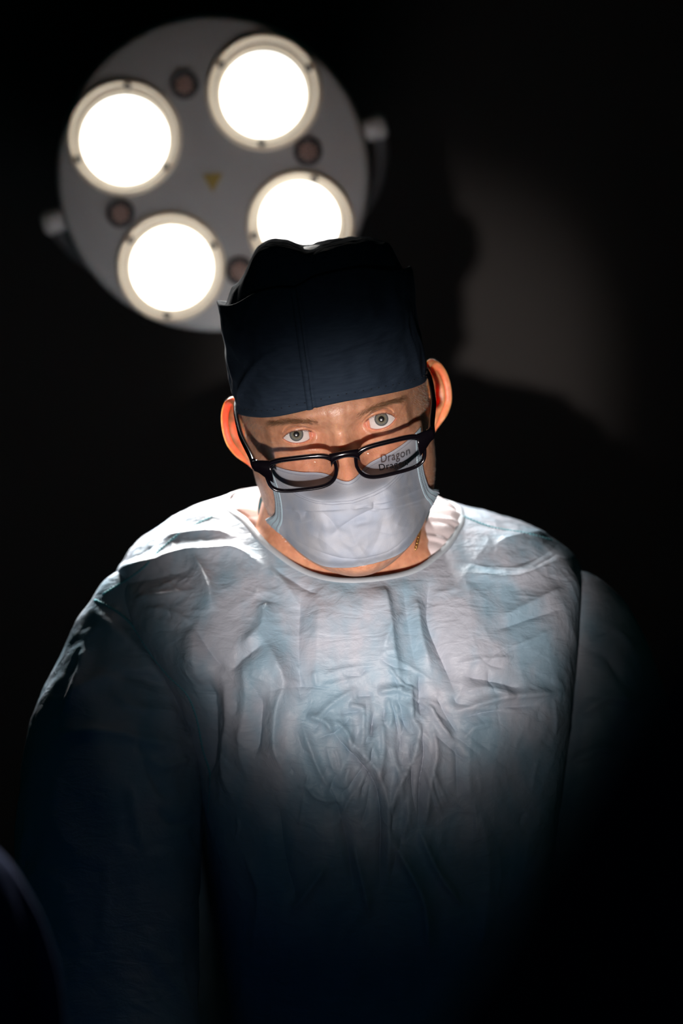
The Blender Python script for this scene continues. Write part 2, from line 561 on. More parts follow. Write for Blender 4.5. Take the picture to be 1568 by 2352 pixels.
V, f = ell_loft([row(782, 985, 1.872, .050, .056), row(786, 1090, 1.876, .054, .058), row(789, 1160, 1.882, .064, .064),
                 row(784, 1205, 1.893, .067, .063), row(784, 1245, 1.902, .082, .068), row(790, 1300, 1.912, .122, .074),
                 row(790, 1380, 1.922, .155, .086), row(790, 1540, 1.93, .16, .098), row(845, 1800, 1.93, .125, .09),
                 row(868, 2200, 1.93, .110, .085), row(868, 2700, 1.93, .115, .088), row(868, 3150, 1.93, .13, .095)], 176)
_tx, _ty = to_px(V)          # soft throat under the chin
V[:, 1] -= 0.017 * np.exp(-((_tx - 805) / 95) ** 2 - ((_ty - 1265) / 75) ** 2) * (V[:, 1] < 1.87)
trunk = closed('trunk', V, f)
arm_paths = []
for pts, rr in (([(370, 1440, 1.905), (285, 1560, 1.888), (262, 1760, 1.865), (255, 2000, 1.835), (262, 2300, 1.78), (330, 2700, 1.66), (480, 3150, 1.50)],
                 [.024, .030, .036, .038, .036, .032, .026]),
                ([(1240, 1440, 1.92), (1335, 1580, 1.94), (1380, 1760, 1.942), (1387, 2000, 1.922), (1370, 2300, 1.86), (1300, 2700, 1.72), (1180, 3150, 1.53)],
                 [.024, .030, .036, .038, .036, .032, .026])):
    p = smooth_path([at(*q) for q in pts], 24)
    r = np.interp(np.linspace(0, 1, 24), np.linspace(0, 1, len(rr)), rr)
    arm_paths.append((p, r))
arms = []
for p, r in arm_paths:
    V, f = tube(p, r, 20); arms.append(closed('arm', V, f))
hands = []
for k, (p, r) in enumerate(arm_paths):
    sd = 1 if k == 0 else -1
    d = unit(p[-1] - p[-3]); s = unit(np.cross(d, [0, 0, 1.0])) * sd; u = np.cross(s, d) * sd
    w0 = p[-1] - d * 0.01
    a = np.linspace(0, 2 * np.pi, 20, endpoint=False)
    rows_ = []
    for t, hw, hd in ((0, .025, .02), (.03, .032, .018), (.06, .04, .016), (.085, .041, .014), (.095, .036, .010)):
        c = w0 + d * t
        rows_.append(c + hw * np.cos(a)[:, None] * s + hd * np.sin(a)[:, None] * u)
    V, f = loft(np.array(rows_)); hands.append(closed('palm', V, f))
    for off, ln in ((-.029, .062), (-.010, .075), (.010, .080), (.028, .072)):
        b0 = w0 + d * 0.075 + s * off
        pp = smooth_path([b0, b0 + d * (.02 + ln * .4), b0 + d * (.015 + ln * .75) - u * .014, b0 + d * (.01 + ln * .95) - u * .036], 14)
        V, f = tube(pp, np.interp(np.linspace(0, 1, 14), [0, .5, .9, 1], [.0095, .0088, .0078, .004]), 12)
        hands.append(closed('finger', V, f))
    b0 = w0 + d * .03 + s * .026 * 1
    pp = smooth_path([b0, b0 + d * .025 + s * .024 - u * .006, b0 + d * .055 + s * .028 - u * .018, b0 + d * .072 + s * .022 - u * .026], 12)
    V, f = tube(pp, np.interp(np.linspace(0, 1, 12), [0, .5, .9, 1], [.012, .0105, .009, .0045]), 12)
    hands.append(closed('thumb', V, f))
legs = []
for sx in (-1, 1):
    base = at(868, 3050, 1.93)
    x0 = base[0] + sx * 0.07
    rows_ = [[x0, 1.93, base[2] + .02, .078, .085], [x0, 1.93, base[2] - .15, .078, .085], [x0 + sx * .01, 1.92, base[2] - .42, .056, .062],
             [x0 + sx * .015, 1.935, base[2] - .60, .054, .06], [x0 + sx * .02, 1.94, 0.09, .036, .042], [x0 + sx * .02, 1.935, 0.05, .042, .06],
             [x0 + sx * .02, 1.91, 0.012, .046, .12], [x0 + sx * .02, 1.91, 0.0, .044, .118]]
    V, f = ell_loft(rows_, 28); legs.append(closed('leg', V, f))


def union(target, others):
    for o in others:
        md = target.modifiers.new('u', 'BOOLEAN'); md.operation = 'UNION'; md.object = o
        md.solver = 'MANIFOLD' if 'MANIFOLD' in [e.identifier for e in md.bl_rna.properties['solver'].enum_items] else 'EXACT'
    dg = bpy.context.evaluated_depsgraph_get()
    ev = target.evaluated_get(dg)
    me = bpy.data.meshes.new_from_object(ev, preserve_all_data_layers=True, depsgraph=dg)
    ok = len(me.vertices) > len(target.data.vertices) * 0.7
    target.modifiers.clear()
    if ok:
        old = target.data; target.data = me; bpy.data.meshes.remove(old)
    for o in others:
        if not ok:
            raise RuntimeError('boolean failed')
        me_ = o.data; bpy.data.objects.remove(o); bpy.data.meshes.remove(me_)
    return target


body = union(head_o, [trunk, ear_l, ear_r] + arms + hands + legs)
body.name = 'body'; body.data.name = 'body'
body.data.materials.clear(); body.data.materials.append(M['skin'])
body.data.polygons.foreach_set('use_smooth', [True] * len(body.data.polygons))
body.data.set_sharp_from_angle(angle=math.radians(55))
adopt(body, person)

# eyes ----------------------------------------------------------------
em = mat('eye', (0.8, 0.78, 0.75), 0.12)
N, L, b = nodes(em)
tc = N.new('ShaderNodeTexCoord'); sp = N.new('ShaderNodeSeparateXYZ'); L.new(tc.outputs['Object'], sp.inputs[0])
def math_node(N, L, op, a, bb=None):
    n = N.new('ShaderNodeMath'); n.operation = op
    for k, q in enumerate((a, bb)):
        if q is None: continue
        if isinstance(q, (int, float)): n.inputs[k].default_value = q
        else: L.new(q, n.inputs[k])
    return n.outputs[0]
r2 = math_node(N, L, 'SQRT', math_node(N, L, 'ADD', math_node(N, L, 'MULTIPLY', sp.outputs[0], sp.outputs[0]),
                                       math_node(N, L, 'MULTIPLY', sp.outputs[1], sp.outputs[1])))
fr = math_node(N, L, 'MULTIPLY', r2, 1.0 / 0.0050)
ang = N.new('ShaderNodeMath'); ang.operation = 'ARCTAN2'; L.new(sp.outputs[0], ang.inputs[0]); L.new(sp.outputs[1], ang.inputs[1])
cb = N.new('ShaderNodeCombineXYZ'); L.new(math_node(N, L, 'MULTIPLY', ang.outputs[0], 9.0), cb.inputs[0]); L.new(math_node(N, L, 'MULTIPLY', fr, 1.6), cb.inputs[1])
nz = N.new('ShaderNodeTexNoise'); nz.inputs['Scale'].default_value = 1.3; nz.inputs['Detail'].default_value = 3; L.new(cb.outputs[0], nz.inputs['Vector'])
frn = math_node(N, L, 'ADD', fr, math_node(N, L, 'MULTIPLY', math_node(N, L, 'SUBTRACT', nz.outputs[0], 0.5), 0.10))
rp = N.new('ShaderNodeValToRGB'); cr = rp.color_ramp
cols = [(0.0, (0.003, 0.003, 0.004)), (0.40, (0.003, 0.003, 0.004)), (0.45, (0.10, 0.085, 0.05)), (0.62, (0.15, 0.14, 0.11)), (0.82, (0.12, 0.125, 0.115)),
        (0.96, (0.035, 0.04, 0.045)), (1.06, (0.55, 0.51, 0.49))]  # last stop: eye white, darkened to carry the shade of the lids
cr.elements[0].position, cr.elements[0].color = cols[0][0], (*cols[0][1], 1)
cr.elements[1].position, cr.elements[1].color = 0.62, (*cols[-1][1], 1)
while len(cr.elements) < len(cols): cr.elements.new(0.5)
for e, (p_, c_) in zip(cr.elements, cols):
    e.position = min(p_ * 0.9, 1.0); e.color = (*c_, 1)
L.new(math_node(N, L, 'MULTIPLY', frn, 0.9), rp.inputs[0])
nv = N.new('ShaderNodeTexNoise'); nv.inputs['Scale'].default_value = 420; nv.inputs['Detail'].default_value = 4; L.new(tc.outputs['Object'], nv.inputs['Vector'])
streak = math_node(N, L, 'MULTIPLY_ADD', nz.outputs[0], 0.9); streak.node.inputs[2].default_value = 0.55
mx = N.new('ShaderNodeMix'); mx.data_type = 'RGBA'; mx.blend_type = 'MULTIPLY'; mx.inputs[0].default_value = 1
L.new(rp.outputs[0], mx.inputs[6])
isiris = math_node(N, L, 'LESS_THAN', fr, 0.97)
sc_ = math_node(N, L, 'ADD', math_node(N, L, 'MULTIPLY', streak, isiris), math_node(N, L, 'SUBTRACT', 1.0, isiris))
cc = N.new('ShaderNodeCombineColor'); [L.new(sc_, cc.inputs[i]) for i in range(3)]
L.new(cc.outputs[0], mx.inputs[7]); L.new(mx.outputs[2], b.inputs['Base Color'])
b.inputs['Coat Weight'].default_value = 1.0; b.inputs['Coat Roughness'].default_value = 0.16; b.inputs['Specular IOR Level'].default_value = 0.1
b.inputs['Roughness'].default_value = 0.35
M['eye'] = em


def eyeball(side):
    na, nt = 64, 56
    t = np.linspace(0, 1, nt) ** 1.3 * np.pi
    t[0] = 0.004; t[-1] = np.pi - 0.004
    a = np.linspace(0, 2 * np.pi, na, endpoint=False)
    r = 12.0 + 0.9 * sstep(np.sin(t) * 12 + 50 * (t > 1.5), 6.4, 0.5)
    P = np.stack([np.stack([r[k] * np.sin(t[k]) * np.cos(a), r[k] * np.sin(t[k]) * np.sin(a), np.full(na, r[k] * np.cos(t[k]))], -1) for k in range(nt)])
    V, f = loft(P * mm_)
    o = raw_mesh('eye', V, f, M['eye']); fix_normals(o)
    c = h2w(np.array([side * EX, EYE_Y * 1000, 0]) * mm_)
    d = unit(np.array([0, 0.0, CAMZ]) - c)
    o.matrix_world = Matrix.Translation(Vector(c)) @ Vector(d).to_track_quat('Z', 'Y').to_matrix().to_4x4()
    adopt(o, person)
    o['label'] = 'grey green eye with a pale lid rim'
    return o


eyeball(-1); eyeball(1)

# hair helpers ---------------------------------------------------------
def strands(name, roots, dirs, length, rad, m, parent, bend=None):
    """tapered three sided hairs joined into one part"""
    n = len(roots); roots = np.asarray(roots); dirs = unit(dirs)
    length = np.broadcast_to(length, (n,))[:, None]
    mid = roots + dirs * length * 0.5; tip = roots + dirs * length
    if bend is not None:
        tip = tip + bend * length
    sidev = unit(np.cross(dirs, RNG.normal(size=(n, 3)))); oth = np.cross(dirs, sidev)
    V = []
    for c, r in ((roots, rad), (mid, rad * 0.8)):
        for k in range(3):
            an = 2 * np.pi * k / 3
            V.append(c + r * (math.cos(an) * sidev + math.sin(an) * oth))
    V.append(tip)
    V = np.stack(V, 1).reshape(-1, 3)
    loc = [(0, 1, 4, 3), (1, 2, 5, 4), (2, 0, 3, 5), (3, 4, 6), (4, 5, 6), (5, 3, 6)]
    f = [tuple(i + 7 * k for i in q) for k in range(n) for q in loc]
    o = raw_mesh(name, V, f, m); adopt(o, parent); o['kind'] = 'stuff'
    return o


M['brow'] = mat('brow_hair', (0.22, 0.12, 0.06), 0.45)
M['fuzz'] = mat('short_grey_hair', (0.27, 0.22, 0.18), 0.4)
M['lash'] = mat('lash', (0.10, 0.05, 0.03), 0.5)
for side in (-1, 1):
    n = 420
    t = RNG.random(n) ** 0.9
    bx = 13 + 36 * t; bz = 9.5 + 5.0 * np.sin(np.clip(t * 1.15, 0, 1) * np.pi * 0.75) + RNG.normal(size=n) * 1.5 * (1 - 0.5 * t)
    x = side * bx
    P = np.stack([x, face_y(x, bz) - 0.1, bz], -1)
    d = np.stack([side * (0.55 + 0.6 * t), np.full(n, -0.35), 0.75 - 1.15 * t], -1) + RNG.normal(size=(n, 3)) * 0.16
    o = strands('eyebrow', h2w(P * mm_), d @ HR.T, RNG.uniform(.0045, .0085, n), 0.00006, M['brow'], person, bend=np.array([0, .06, -.05]))
    o['label'] = 'sparse light brown eyebrow'
    n = 70
    s = np.linspace(-0.75, 0.95, n) + RNG.normal(size=n) * 0.01
    zu, zl = eye_curves(s, side); dx = s * 12.0 - 1.6; x = side * (EX + dx)
    zz = zu - 0.1
    P = np.stack([x, face_y(x, zz + 0.5) - 0.1, zz], -1)
    d = np.stack([side * 0.35 * s, np.full(n, -0.8), np.full(n, 0.15)], -1) + RNG.normal(size=(n, 3)) * 0.1
    strands('eyelash', h2w(P * mm_), d @ HR.T, RNG.uniform(.004, .006, n), 0.00009, M['lash'], person, bend=np.array([0, 0, .12]))

# cropped hair at the temples, stubble on the jaw, down on the ears
pts, drs, lens_ = [], [], []
for side in (-1, 1):
    n = 2600
    z = RNG.uniform(-75, 22, n); t = head_tab(z); a = t[:, 0]
    th = RNG.uniform(0.66, 1.5, n)
    keep = (z > -30) | (RNG.random(n) < 0.45)
    keep &= th > np.interp(z, [-75, -30, 0, 22], [0.95, 0.95, 0.72, 0.68]) + RNG.normal(size=n) * 0.06
    z, a, th = z[keep], a[keep], th[keep]
    x = side * a * np.sin(th); y = base_y(x, z)
    nrm = np.stack([side * np.sin(th), -np.cos(th) * 0.9, 0 * z], -1)
    pts.append(np.stack([x, y, z], -1)); drs.append(nrm * 0.55 + np.array([0, 0.35, -0.6]) + RNG.normal(size=nrm.shape) * 0.18)
    lens_.append(np.where(z > -22, RNG.uniform(.002, .0045, len(z)), RNG.uniform(.0006, .0016, len(z))))
P = np.concatenate(pts); d = np.concatenate(drs)
o = strands('short_hair', h2w(P * mm_), d @ HR.T, np.concatenate(lens_), 0.00006, M['fuzz'], person)
o['label'] = 'short grey hair and stubble at the temples'
M['down'] = mat('ear_down', (0.7, 0.62, 0.52), 0.5)
pts, drs = [], []
for (e1, e2, n_, root) in (EF_R, EF_L):
    n = 750
    ph = RNG.uniform(-0.7, 2.9, n); up = np.cos(ph); bk = np.sin(ph)
    Lr = np.where(up > 0, 29.0, 31.0); Wr = np.where(bk > 0, 17.0, 13.0) * (1 - 0.36 * sstep(-up, 0.1, 1.0))
    rho = RNG.uniform(0.93, 0.995, n); v = bk * Wr * rho + 3; u = up * Lr * rho
    hg = 4.6 * np.exp(-((rho - 0.93) / 0.075) ** 2) * sstep(up + 0.4 * bk, -0.75, -0.1) + 0.012 * v ** 2
    pts.append(root + u[:, None] * e1 + (v + 8)[:, None] * e2 + (hg * RNG.uniform(0.8, 1, n))[:, None] * n_)
    drs.append(up[:, None] * e1 + bk[:, None] * e2 + RNG.normal(size=(n, 3)) * 0.4)
strands('ear_down', h2w(np.concatenate(pts) * mm_), np.concatenate(drs) @ HR.T, RNG.uniform(.0008, .0019, 1500), 0.00003, M['down'], person)

# ------------------------------------------------------------------ surgical cap
cm = mat('cap_cloth', (0.010, 0.024, 0.050), 0.8, **{'Specular IOR Level': 0.12})
add_noise_bump(cm, 900, 0.35, 0.0006, 2.0, vec=(1, 1, 2.2))
colour_noise(cm, (0.026, 0.040, 0.066), (0.044, 0.066, 0.100), 300, 0.2, 0.9, vec=(0.35, 0.35, 2.0))
add_translucent(cm, (0.02, 0.16, 0.18), 0.22)
M['cap'] = cm
na = 300
th = np.linspace(-np.pi, np.pi, na, endpoint=False)
sx_, cx_ = np.sin(th), np.cos(th)        # cos>0 is the front


def cap_z(front, sidez, back):
    return np.where(cx_ > 0, sidez + (front - sidez) * np.abs(cx_) ** 1.6, sidez + (back - sidez) * np.abs(cx_) ** 1.3)


zb = cap_z(25.0, 7.5, -26.0) - 2.2 * np.exp(-((th + 0.55) / 0.4) ** 2)
ztp = cap_z(116.0, 87.0, 66.0)
ztp = ztp + 1.8 * np.sin(th * 3 + 0.6) + 3.0 * np.exp(-((th + 0.62) / 0.22) ** 2) - 3.5 * np.exp(-((th + 0.17) / 0.12) ** 2) + 2.5 * np.exp(-((th - 0.55) / 0.3) ** 2) + 8.0 * np.exp(-((th - 1.35) / 0.45) ** 2) + 3.5 * np.exp(-((th + 1.4) / 0.4) ** 2)
rows_ = []
nb = 64
for k in range(nb):
    t = k / (nb - 1)
    a = 73.2 + 0.5 * t + 1.2 * math.sin(t * 3.1)
    fr_, bk_ = -13.5 - 1.0 * math.sin(t * 3.14) + 4.0 * t, 189 - 22 * t ** 2
    y = np.where(cx_ > 0, YC - (YC - fr_) * np.abs(cx_), YC + (bk_ - YC) * np.abs(cx_))
    x = a * sx_
    z = zb * (1 - t) + ztp * t
    P = np.stack([x, y, z], -1)
    nr = unit(np.stack([sx_, -cx_, 0 * sx_], -1))
    q = P * 0.022
    w = sstep(t, 0.0, 0.12) * (1 - sstep(t, 0.96, 1.0) * 0.4)
    disp = 4.0 * noise3(q * np.array([0.8, 0.8, 1.2]) + 5) + 2.4 * (0.3 - np.abs(noise3(q * 2.1 + 9)) * 1.5) + 0.5 * noise3(q * 5)
    disp = disp * (0.25 + 0.75 * w)
    # creases: horizontal fold on the image right, curved crease on the left, vertical seam
    hz = P[:, 2] - (58 + 3 * np.sin(th * 2))
    disp -= 2.4 * np.exp(-(hz / 2.4) ** 2) * sstep(th, -0.15, 0.1) * sstep(th, 0.9, 0.6)
    hz2 = P[:, 2] - (70 - 60 * np.clip(-th - 0.35, 0, 2) ** 1.6)
    disp += 3.4 * np.exp(-(np.abs(hz2) / 4.0) ** 1.4) * sstep(th, -0.3, -0.5) * sstep(th, -1.5, -1.1)
    hz3 = P[:, 2] - (24 + 6 * np.sin(th * 1.5))
    disp -= 0.8 * np.exp(-(hz3 / 1.6) ** 2) * sstep(th, 1.2, 0.6)
    seam = x + 16.0 - 3.5 * t
    disp += (1.3 * np.exp(-((seam + 1.8) / 1.6) ** 2) - 2.2 * np.exp(-((seam - 0.6) / 0.8) ** 2)) * (cx_ > 0)
    rows_.append(P + nr * disp[:, None])
rim = rows_[-1]
# lip turned in, then the loose crown bag
cen = np.array([0, 82.0, 0])
for s_, dz in ((0.985, 0.7), (0.96, -0.5), (0.94, -5.0)):
    P = rim.copy(); P[:, :2] = cen[:2] + (P[:, :2] - cen[:2]) * s_; P[:, 2] += dz
    rows_.append(P)
npf = 56
for k in range(1, npf + 1):
    q = k / npf; rho = 0.94 * (1 - q) ** 0.9 if k < npf else 0.004
    P = rim.copy(); P[:, :2] = cen[:2] + (P[:, :2] - cen[:2]) * rho
    x, y = P[:, 0], P[:, 1]
    # target height of the bag over (x, y)
    hump = 122.0 + 10.5 * np.exp(-((x + 24) / 20) ** 2) - 3.0 * np.exp(-((x - 0) / 9) ** 2) + 2.0 * np.exp(-((x - 22) / 22) ** 2) - 5 * sstep(x, 40, 60) - 18 * sstep(-x, 34, 58)
    hump = hump - 0.16 * (y - 60)
    hump += 2.5 * noise3(np.stack([x, y, 0 * x], -1) * 0.05 + 2) + 1.2 * noise3(np.stack([x, y, 0 * x], -1) * 0.13)
    w = sstep(rho, 0.95, 0.80)
    P[:, 2] = (rim[:, 2] - 5.0) * (1 - w) + hump * w
    # soft fold across the front of the crown
    P[:, 2] -= 5.0 * np.exp(-((x + 2 + 0.3 * y) / 14) ** 2 - ((y - 24) / 12) ** 2)
    rows_.append(P)
V, f = loft(np.array(rows_) * mm_, True, False)
cap = raw_mesh('surgical_cap', V, f, M['cap']); fix_normals(cap)
sd = cap.modifiers.new('thick', 'SOLIDIFY'); sd.thickness = 0.0006; sd.offset = -1
cap.matrix_world = HM; adopt(cap, person)
cap['label'] = 'tall navy non-woven surgical cap with a loose crown'
RW = np.array(rows_[:nb])
fl_rows = []
for k in range(nb):
    sx0 = -16.0 + 3.5 * k / (nb - 1)
    fr_i = np.where(cx_ > 0.5)[0]; xr = RW[k, fr_i, 0]
    line = [np.array([np.interp(sx0 + o_, xr, RW[k, fr_i, c_]) for c_ in range(3)]) + np.array([0, d_, 0]) for o_, d_ in ((-4.6, -0.1), (-4.2, -0.9), (-2.4, -1.3), (-0.4, -1.5), (0.0, -0.2))]
    fl_rows.append(line)
V, f = loft(np.array(fl_rows) * mm_, False, False)
so = raw_mesh('seam_flap', V, f, M['cap']); so.matrix_world = HM; adopt(so, cap)
# pin tuck stitches along the hem
M['stitch'] = mat('dark_stitch', (0.004, 0.008, 0.014), 0.7)
parts_ = []
hem = np.array(rows_[4])
nr0 = np.array(rows_[4]) - np.array([0, YC, 0]); nr0[:, 2] = 0; nr0 = unit(nr0)
for j in range(0, na, 4):
    if cx_[j] < -0.1: continue
    p = hem[j] + nr0[j] * 0.25; tx = np.cross(nr0[j], [0, 0, 1.0])
    V, f = tube(np.array([p - tx * 0.55, p, p + tx * 0.55]) * mm_, np.array([0.0002, 0.0004, 0.0002]), 6)
    parts_.append((V, f))
V, f = merge(parts_)
st = raw_mesh('hem_stitching', V, f, M['stitch']); st.matrix_world = HM; adopt(st, cap); st['kind'] = 'stuff'

# ------------------------------------------------------------------ face mask
km = mat('mask_cloth', (0.54, 0.57, 0.66), 0.75)
add_noise_bump(km, 1100, 0.25, 0.0005, 3.0)
colour_noise(km, (0.34, 0.385, 0.47), (0.42, 0.435, 0.48), 45, 0.35, 0.65)
add_translucent(km, (0.55, 0.60, 0.68), 0.12)
M['mask'] = km
M['mask_edge'] = mat('mask_binding', (0.33, 0.44, 0.50), 0.7)
ns, nt = 220, 200
s = np.linspace(-1, 1, ns); t = np.linspace(0, 1, nt)
S, T = np.meshgrid(s, t)
AS = np.abs(S)
ztop = -29.0 + np.where(S > 0, 10.5, 6.5) * AS ** 1.05
zbot = -95.0 + np.where(S > 0, 14.5, 17.0) * AS ** 2.6
Xh = 60.0 - 4.0 * np.sin(np.clip(T * 1.15, 0, 1) * np.pi) + 2.0 * sstep(T, 0.8, 1.0) * AS ** 6
MX = S * Xh
MZ = ztop * (1 - T) + zbot * T
ridge_tab = tab([(-28, -33), (-38, -42), (-44, -43.5), (-52, -43), (-64, -41), (-80, -38), (-92, -34), (-102, -27), (-112, -20)])
ridge = ridge_tab(MZ)[..., 0]
tent = ridge + 74 * (1 - np.sqrt(np.clip(1 - (MX / 66.0) ** 2, 0.01, 1)))
fy = face_y(MX, MZ)
edge = sstep(AS, 0.40, 1.0)
MY = tent * (1 - edge) + (fy - 2.5) * edge
top_w = sstep(T, 0.16, 0.0)
MY = MY * (1 - top_w) + np.minimum(MY, fy - 1.6) * top_w * 0 + (fy - 1.8) * top_w
# bottom hem rolls in under the chin
bw = sstep(T, 0.86, 1.0) * (1 - AS ** 3)
MY = MY + 5.0 * bw
MY = np.minimum(MY, fy - 1.6)
# pleats: sawtooth steps, pinched near the sides, lifted and opened in the middle
def pleat(zline, h, w=9.0):
    d = MZ - zline
    return -h * np.where(d > 0, np.exp(-(d / w) ** 2) * sstep(d, 0, 0.6), 0)
p1 = -55.0 + 3.5 * AS ** 1.5 * np.where(S < 0, 1.0, 1.6) + 1.0 * np.sin(S * 5)
p2 = -64 + 6.0 * AS ** 1.5 * np.where(S < 0, 1.2, 1.5)
p3 = -41 + 5.0 * AS
MY = MY + pleat(p3, 0.7, 6) * sstep(AS, 0.15, 0.3)
MY = MY - 1.8 * G(MX, MZ, 4, -57, 7, 2.6) + 2.2 * G(MX, MZ, -14, -63, 5, 3.5) - 1.6 * G(MX, MZ, -22, -56, 4, 6)
q = np.stack([MX, MZ, 0 * MX], -1)
MY = MY + 1.5 * noise3(q * 0.045) + 1.0 * np.abs(noise3(q * 0.085 + 3)) + 0.35 * noise3(q * 0.2)
MY = MY + 1.0 * np.exp(-((np.abs(MX + 0.5 * (MZ + 85)) - 6) / 3) ** 2) * sstep(MZ, -98, -90) * sstep(MZ, -70, -80)
_mp = h2w(np.stack([MX, MY, MZ], -1).reshape(-1, 3) * mm_).reshape(MX.shape + (3,))
_mx, _my = to_px(_mp)
MY = MY - stroke_field(_mx, _my, MASK_STROKES)
# flared lower corners
fl_ = sstep(AS, 0.86, 1.0) * sstep(T, 0.70, 0.98)
MY = np.minimum(MY, fy - 1.5)
MX = MX + np.sign(S) * 4.5 * fl_; MY = MY - 3.0 * fl_
MZ = MZ + 3.5 * fl_
MP = np.stack([MX, MY, MZ], -1)
V = MP.reshape(-1, 3) * mm_; f = [tuple(q_) for q_ in grid_faces(nt, ns).tolist()]
mask = raw_mesh('face_mask', V, f, M['mask'])
sd = mask.modifiers.new('thick', 'SOLIDIFY'); sd.thickness = 0.0007; sd.offset = 0
mask.matrix_world = HM; adopt(mask, person)
mask['label'] = 'pleated pale blue disposable face mask'


def strip(j0, j1, lift, name, label=None):
    Q = MP[:, j0:j1].copy(); Q[..., 1] -= lift
    V = Q.reshape(-1, 3) * mm_; ff = [tuple(q_) for q_ in grid_faces(*Q.shape[:2]).tolist()]
    o = raw_mesh(name, V, ff, M['mask_edge'])
    sd_ = o.modifiers.new('thick', 'SOLIDIFY'); sd_.thickness = 0.0005; sd_.offset = 0
    o.matrix_world = HM; adopt(o, mask)
    return o


strip(0, 10, 0.7, 'side_binding'); strip(ns - 10, ns, 0.7, 'side_binding')
# welded dots: two lines along the nose edge, one along the hem, rows on the bindings
M['dent'] = mat('weld_dent', (0.24, 0.26, 0.31), 0.8)
def dots(rows_list, name, rad=0.00022):
    parts_ = []
    for pl, nm in rows_list:
        for p, n_ in zip(pl, nm):
            tx = unit(np.cross(n_, [0, 0, 1.0])); tz = np.cross(tx, n_)
            a_ = np.linspace(0, 2 * np.pi, 6, endpoint=False)
            c0 = p + n_ * 0.42
            ring = c0 + 0.52 * np.cos(a_)[:, None] * tx + 0.34 * np.sin(a_)[:, None] * tz
            ring2 = p + n_ * 0.0 + 0.52 * np.cos(a_)[:, None] * tx + 0.34 * np.sin(a_)[:, None] * tz
            parts_.append(loft(np.array([ring2 * mm_, ring * mm_])))
    V, ff = merge(parts_)
    o = raw_mesh(name, V, ff, M['dent'], smooth=False); o.matrix_world = HM; adopt(o, mask); o['kind'] = 'stuff'
    return o
du = np.gradient(MP, axis=1); dv = np.gradient(MP, axis=0)
MN = unit(np.cross(du, dv)); MN[MN[..., 1] > 0] *= -1
rl = []
for r_ in (6, 33, 38):
    rl.append((MP[r_, 2:-2:1], MN[r_, 2:-2:1]))
for c_ in (2, 5, 8, ns - 3, ns - 6, ns - 9):
    rl.append((MP[30:-4:4, c_] + MN[30:-4:4, c_] * 0.85, MN[30:-4:4, c_]))
dots(rl, 'weld_dots')

# ------------------------------------------------------------------ spectacles
M['frame'] = mat('black_acetate', (0.003, 0.002, 0.0035), 0.15, **{'Coat Weight': 0.25, 'Coat Roughness': 0.05})
M['metal'] = mat('hinge_metal', (0.6, 0.58, 0.55), 0.25, Metallic=1.0)
gm = bpy.data.materials.new('lens_glass'); gm.use_nodes = True
N, L = gm.node_tree.nodes, gm.node_tree.links; N.clear()
out = N.new('ShaderNodeOutputMaterial'); tr = N.new('ShaderNodeBsdfTransparent'); tr.inputs[0].default_value = (0.985, 0.98, 0.98, 1)
gl = N.new('ShaderNodeBsdfGlossy'); gl.inputs['Roughness'].default_value = 0.02
fz = N.new('ShaderNodeFresnel'); fz.inputs[0].default_value = 1.35
mx = N.new('ShaderNodeMixShader'); L.new(fz.outputs[0], mx.inputs[0]); L.new(tr.outputs[0], mx.inputs[1]); L.new(gl.outputs[0], mx.inputs[2]); L.new(mx.outputs[0], out.inputs[0])
M['lens'] = gm
M['print'] = mat('black_print', (0.004, 0.004, 0.005), 0.9, **{'Specular IOR Level': 0.02})

glasses = empty('eyeglasses', tuple(h2w(np.array([0, -31.0, -20.0]) * mm_)),
                'black rectangular eyeglasses pushed down to the tip of the nose', 'glasses')
GY, GZ = -34.0, -17.0
GT = math.radians(4)


def gpos(x, zl, dep):
    """frame plane: x, height about the lens centre, depth"""
    x = np.asarray(x, float); zl = np.asarray(zl, float)
    y = GY + 0.0016 * x ** 2 - zl * math.sin(GT) + dep
    return np.stack([x, y, GZ + zl * math.cos(GT)], -1)


nl = 96
ph = np.linspace(0, 2 * np.pi, nl, endpoint=False)


def lens_outline(side, gx, gz, gb):
    """gx: extra half width, gz: extra up, gb: extra down"""
    c, s_ = np.cos(ph), np.sin(ph)
    e = 2 / 3.9
    X = np.sign(c) * np.abs(c) ** e * (23.8 + gx)
    Zu = np.sign(s_) * np.abs(s_) ** e
    Z = np.where(Zu > 0, Zu * (10.6 + gz), Zu * (10.6 + gb))
    inner = -X / 23.8                    # >0 towards the nose
    X = X * (1 - 0.07 * np.clip(-Zu, 0, 1))                         # narrower below
    X = X + 3.0 * np.clip(inner, 0, 1.2) * np.clip(-Zu, 0, 1) ** 1.5  # cut away at the nose
    Z = Z + 0.9 * X / 24.0
    return side * (32.3 + X), Z


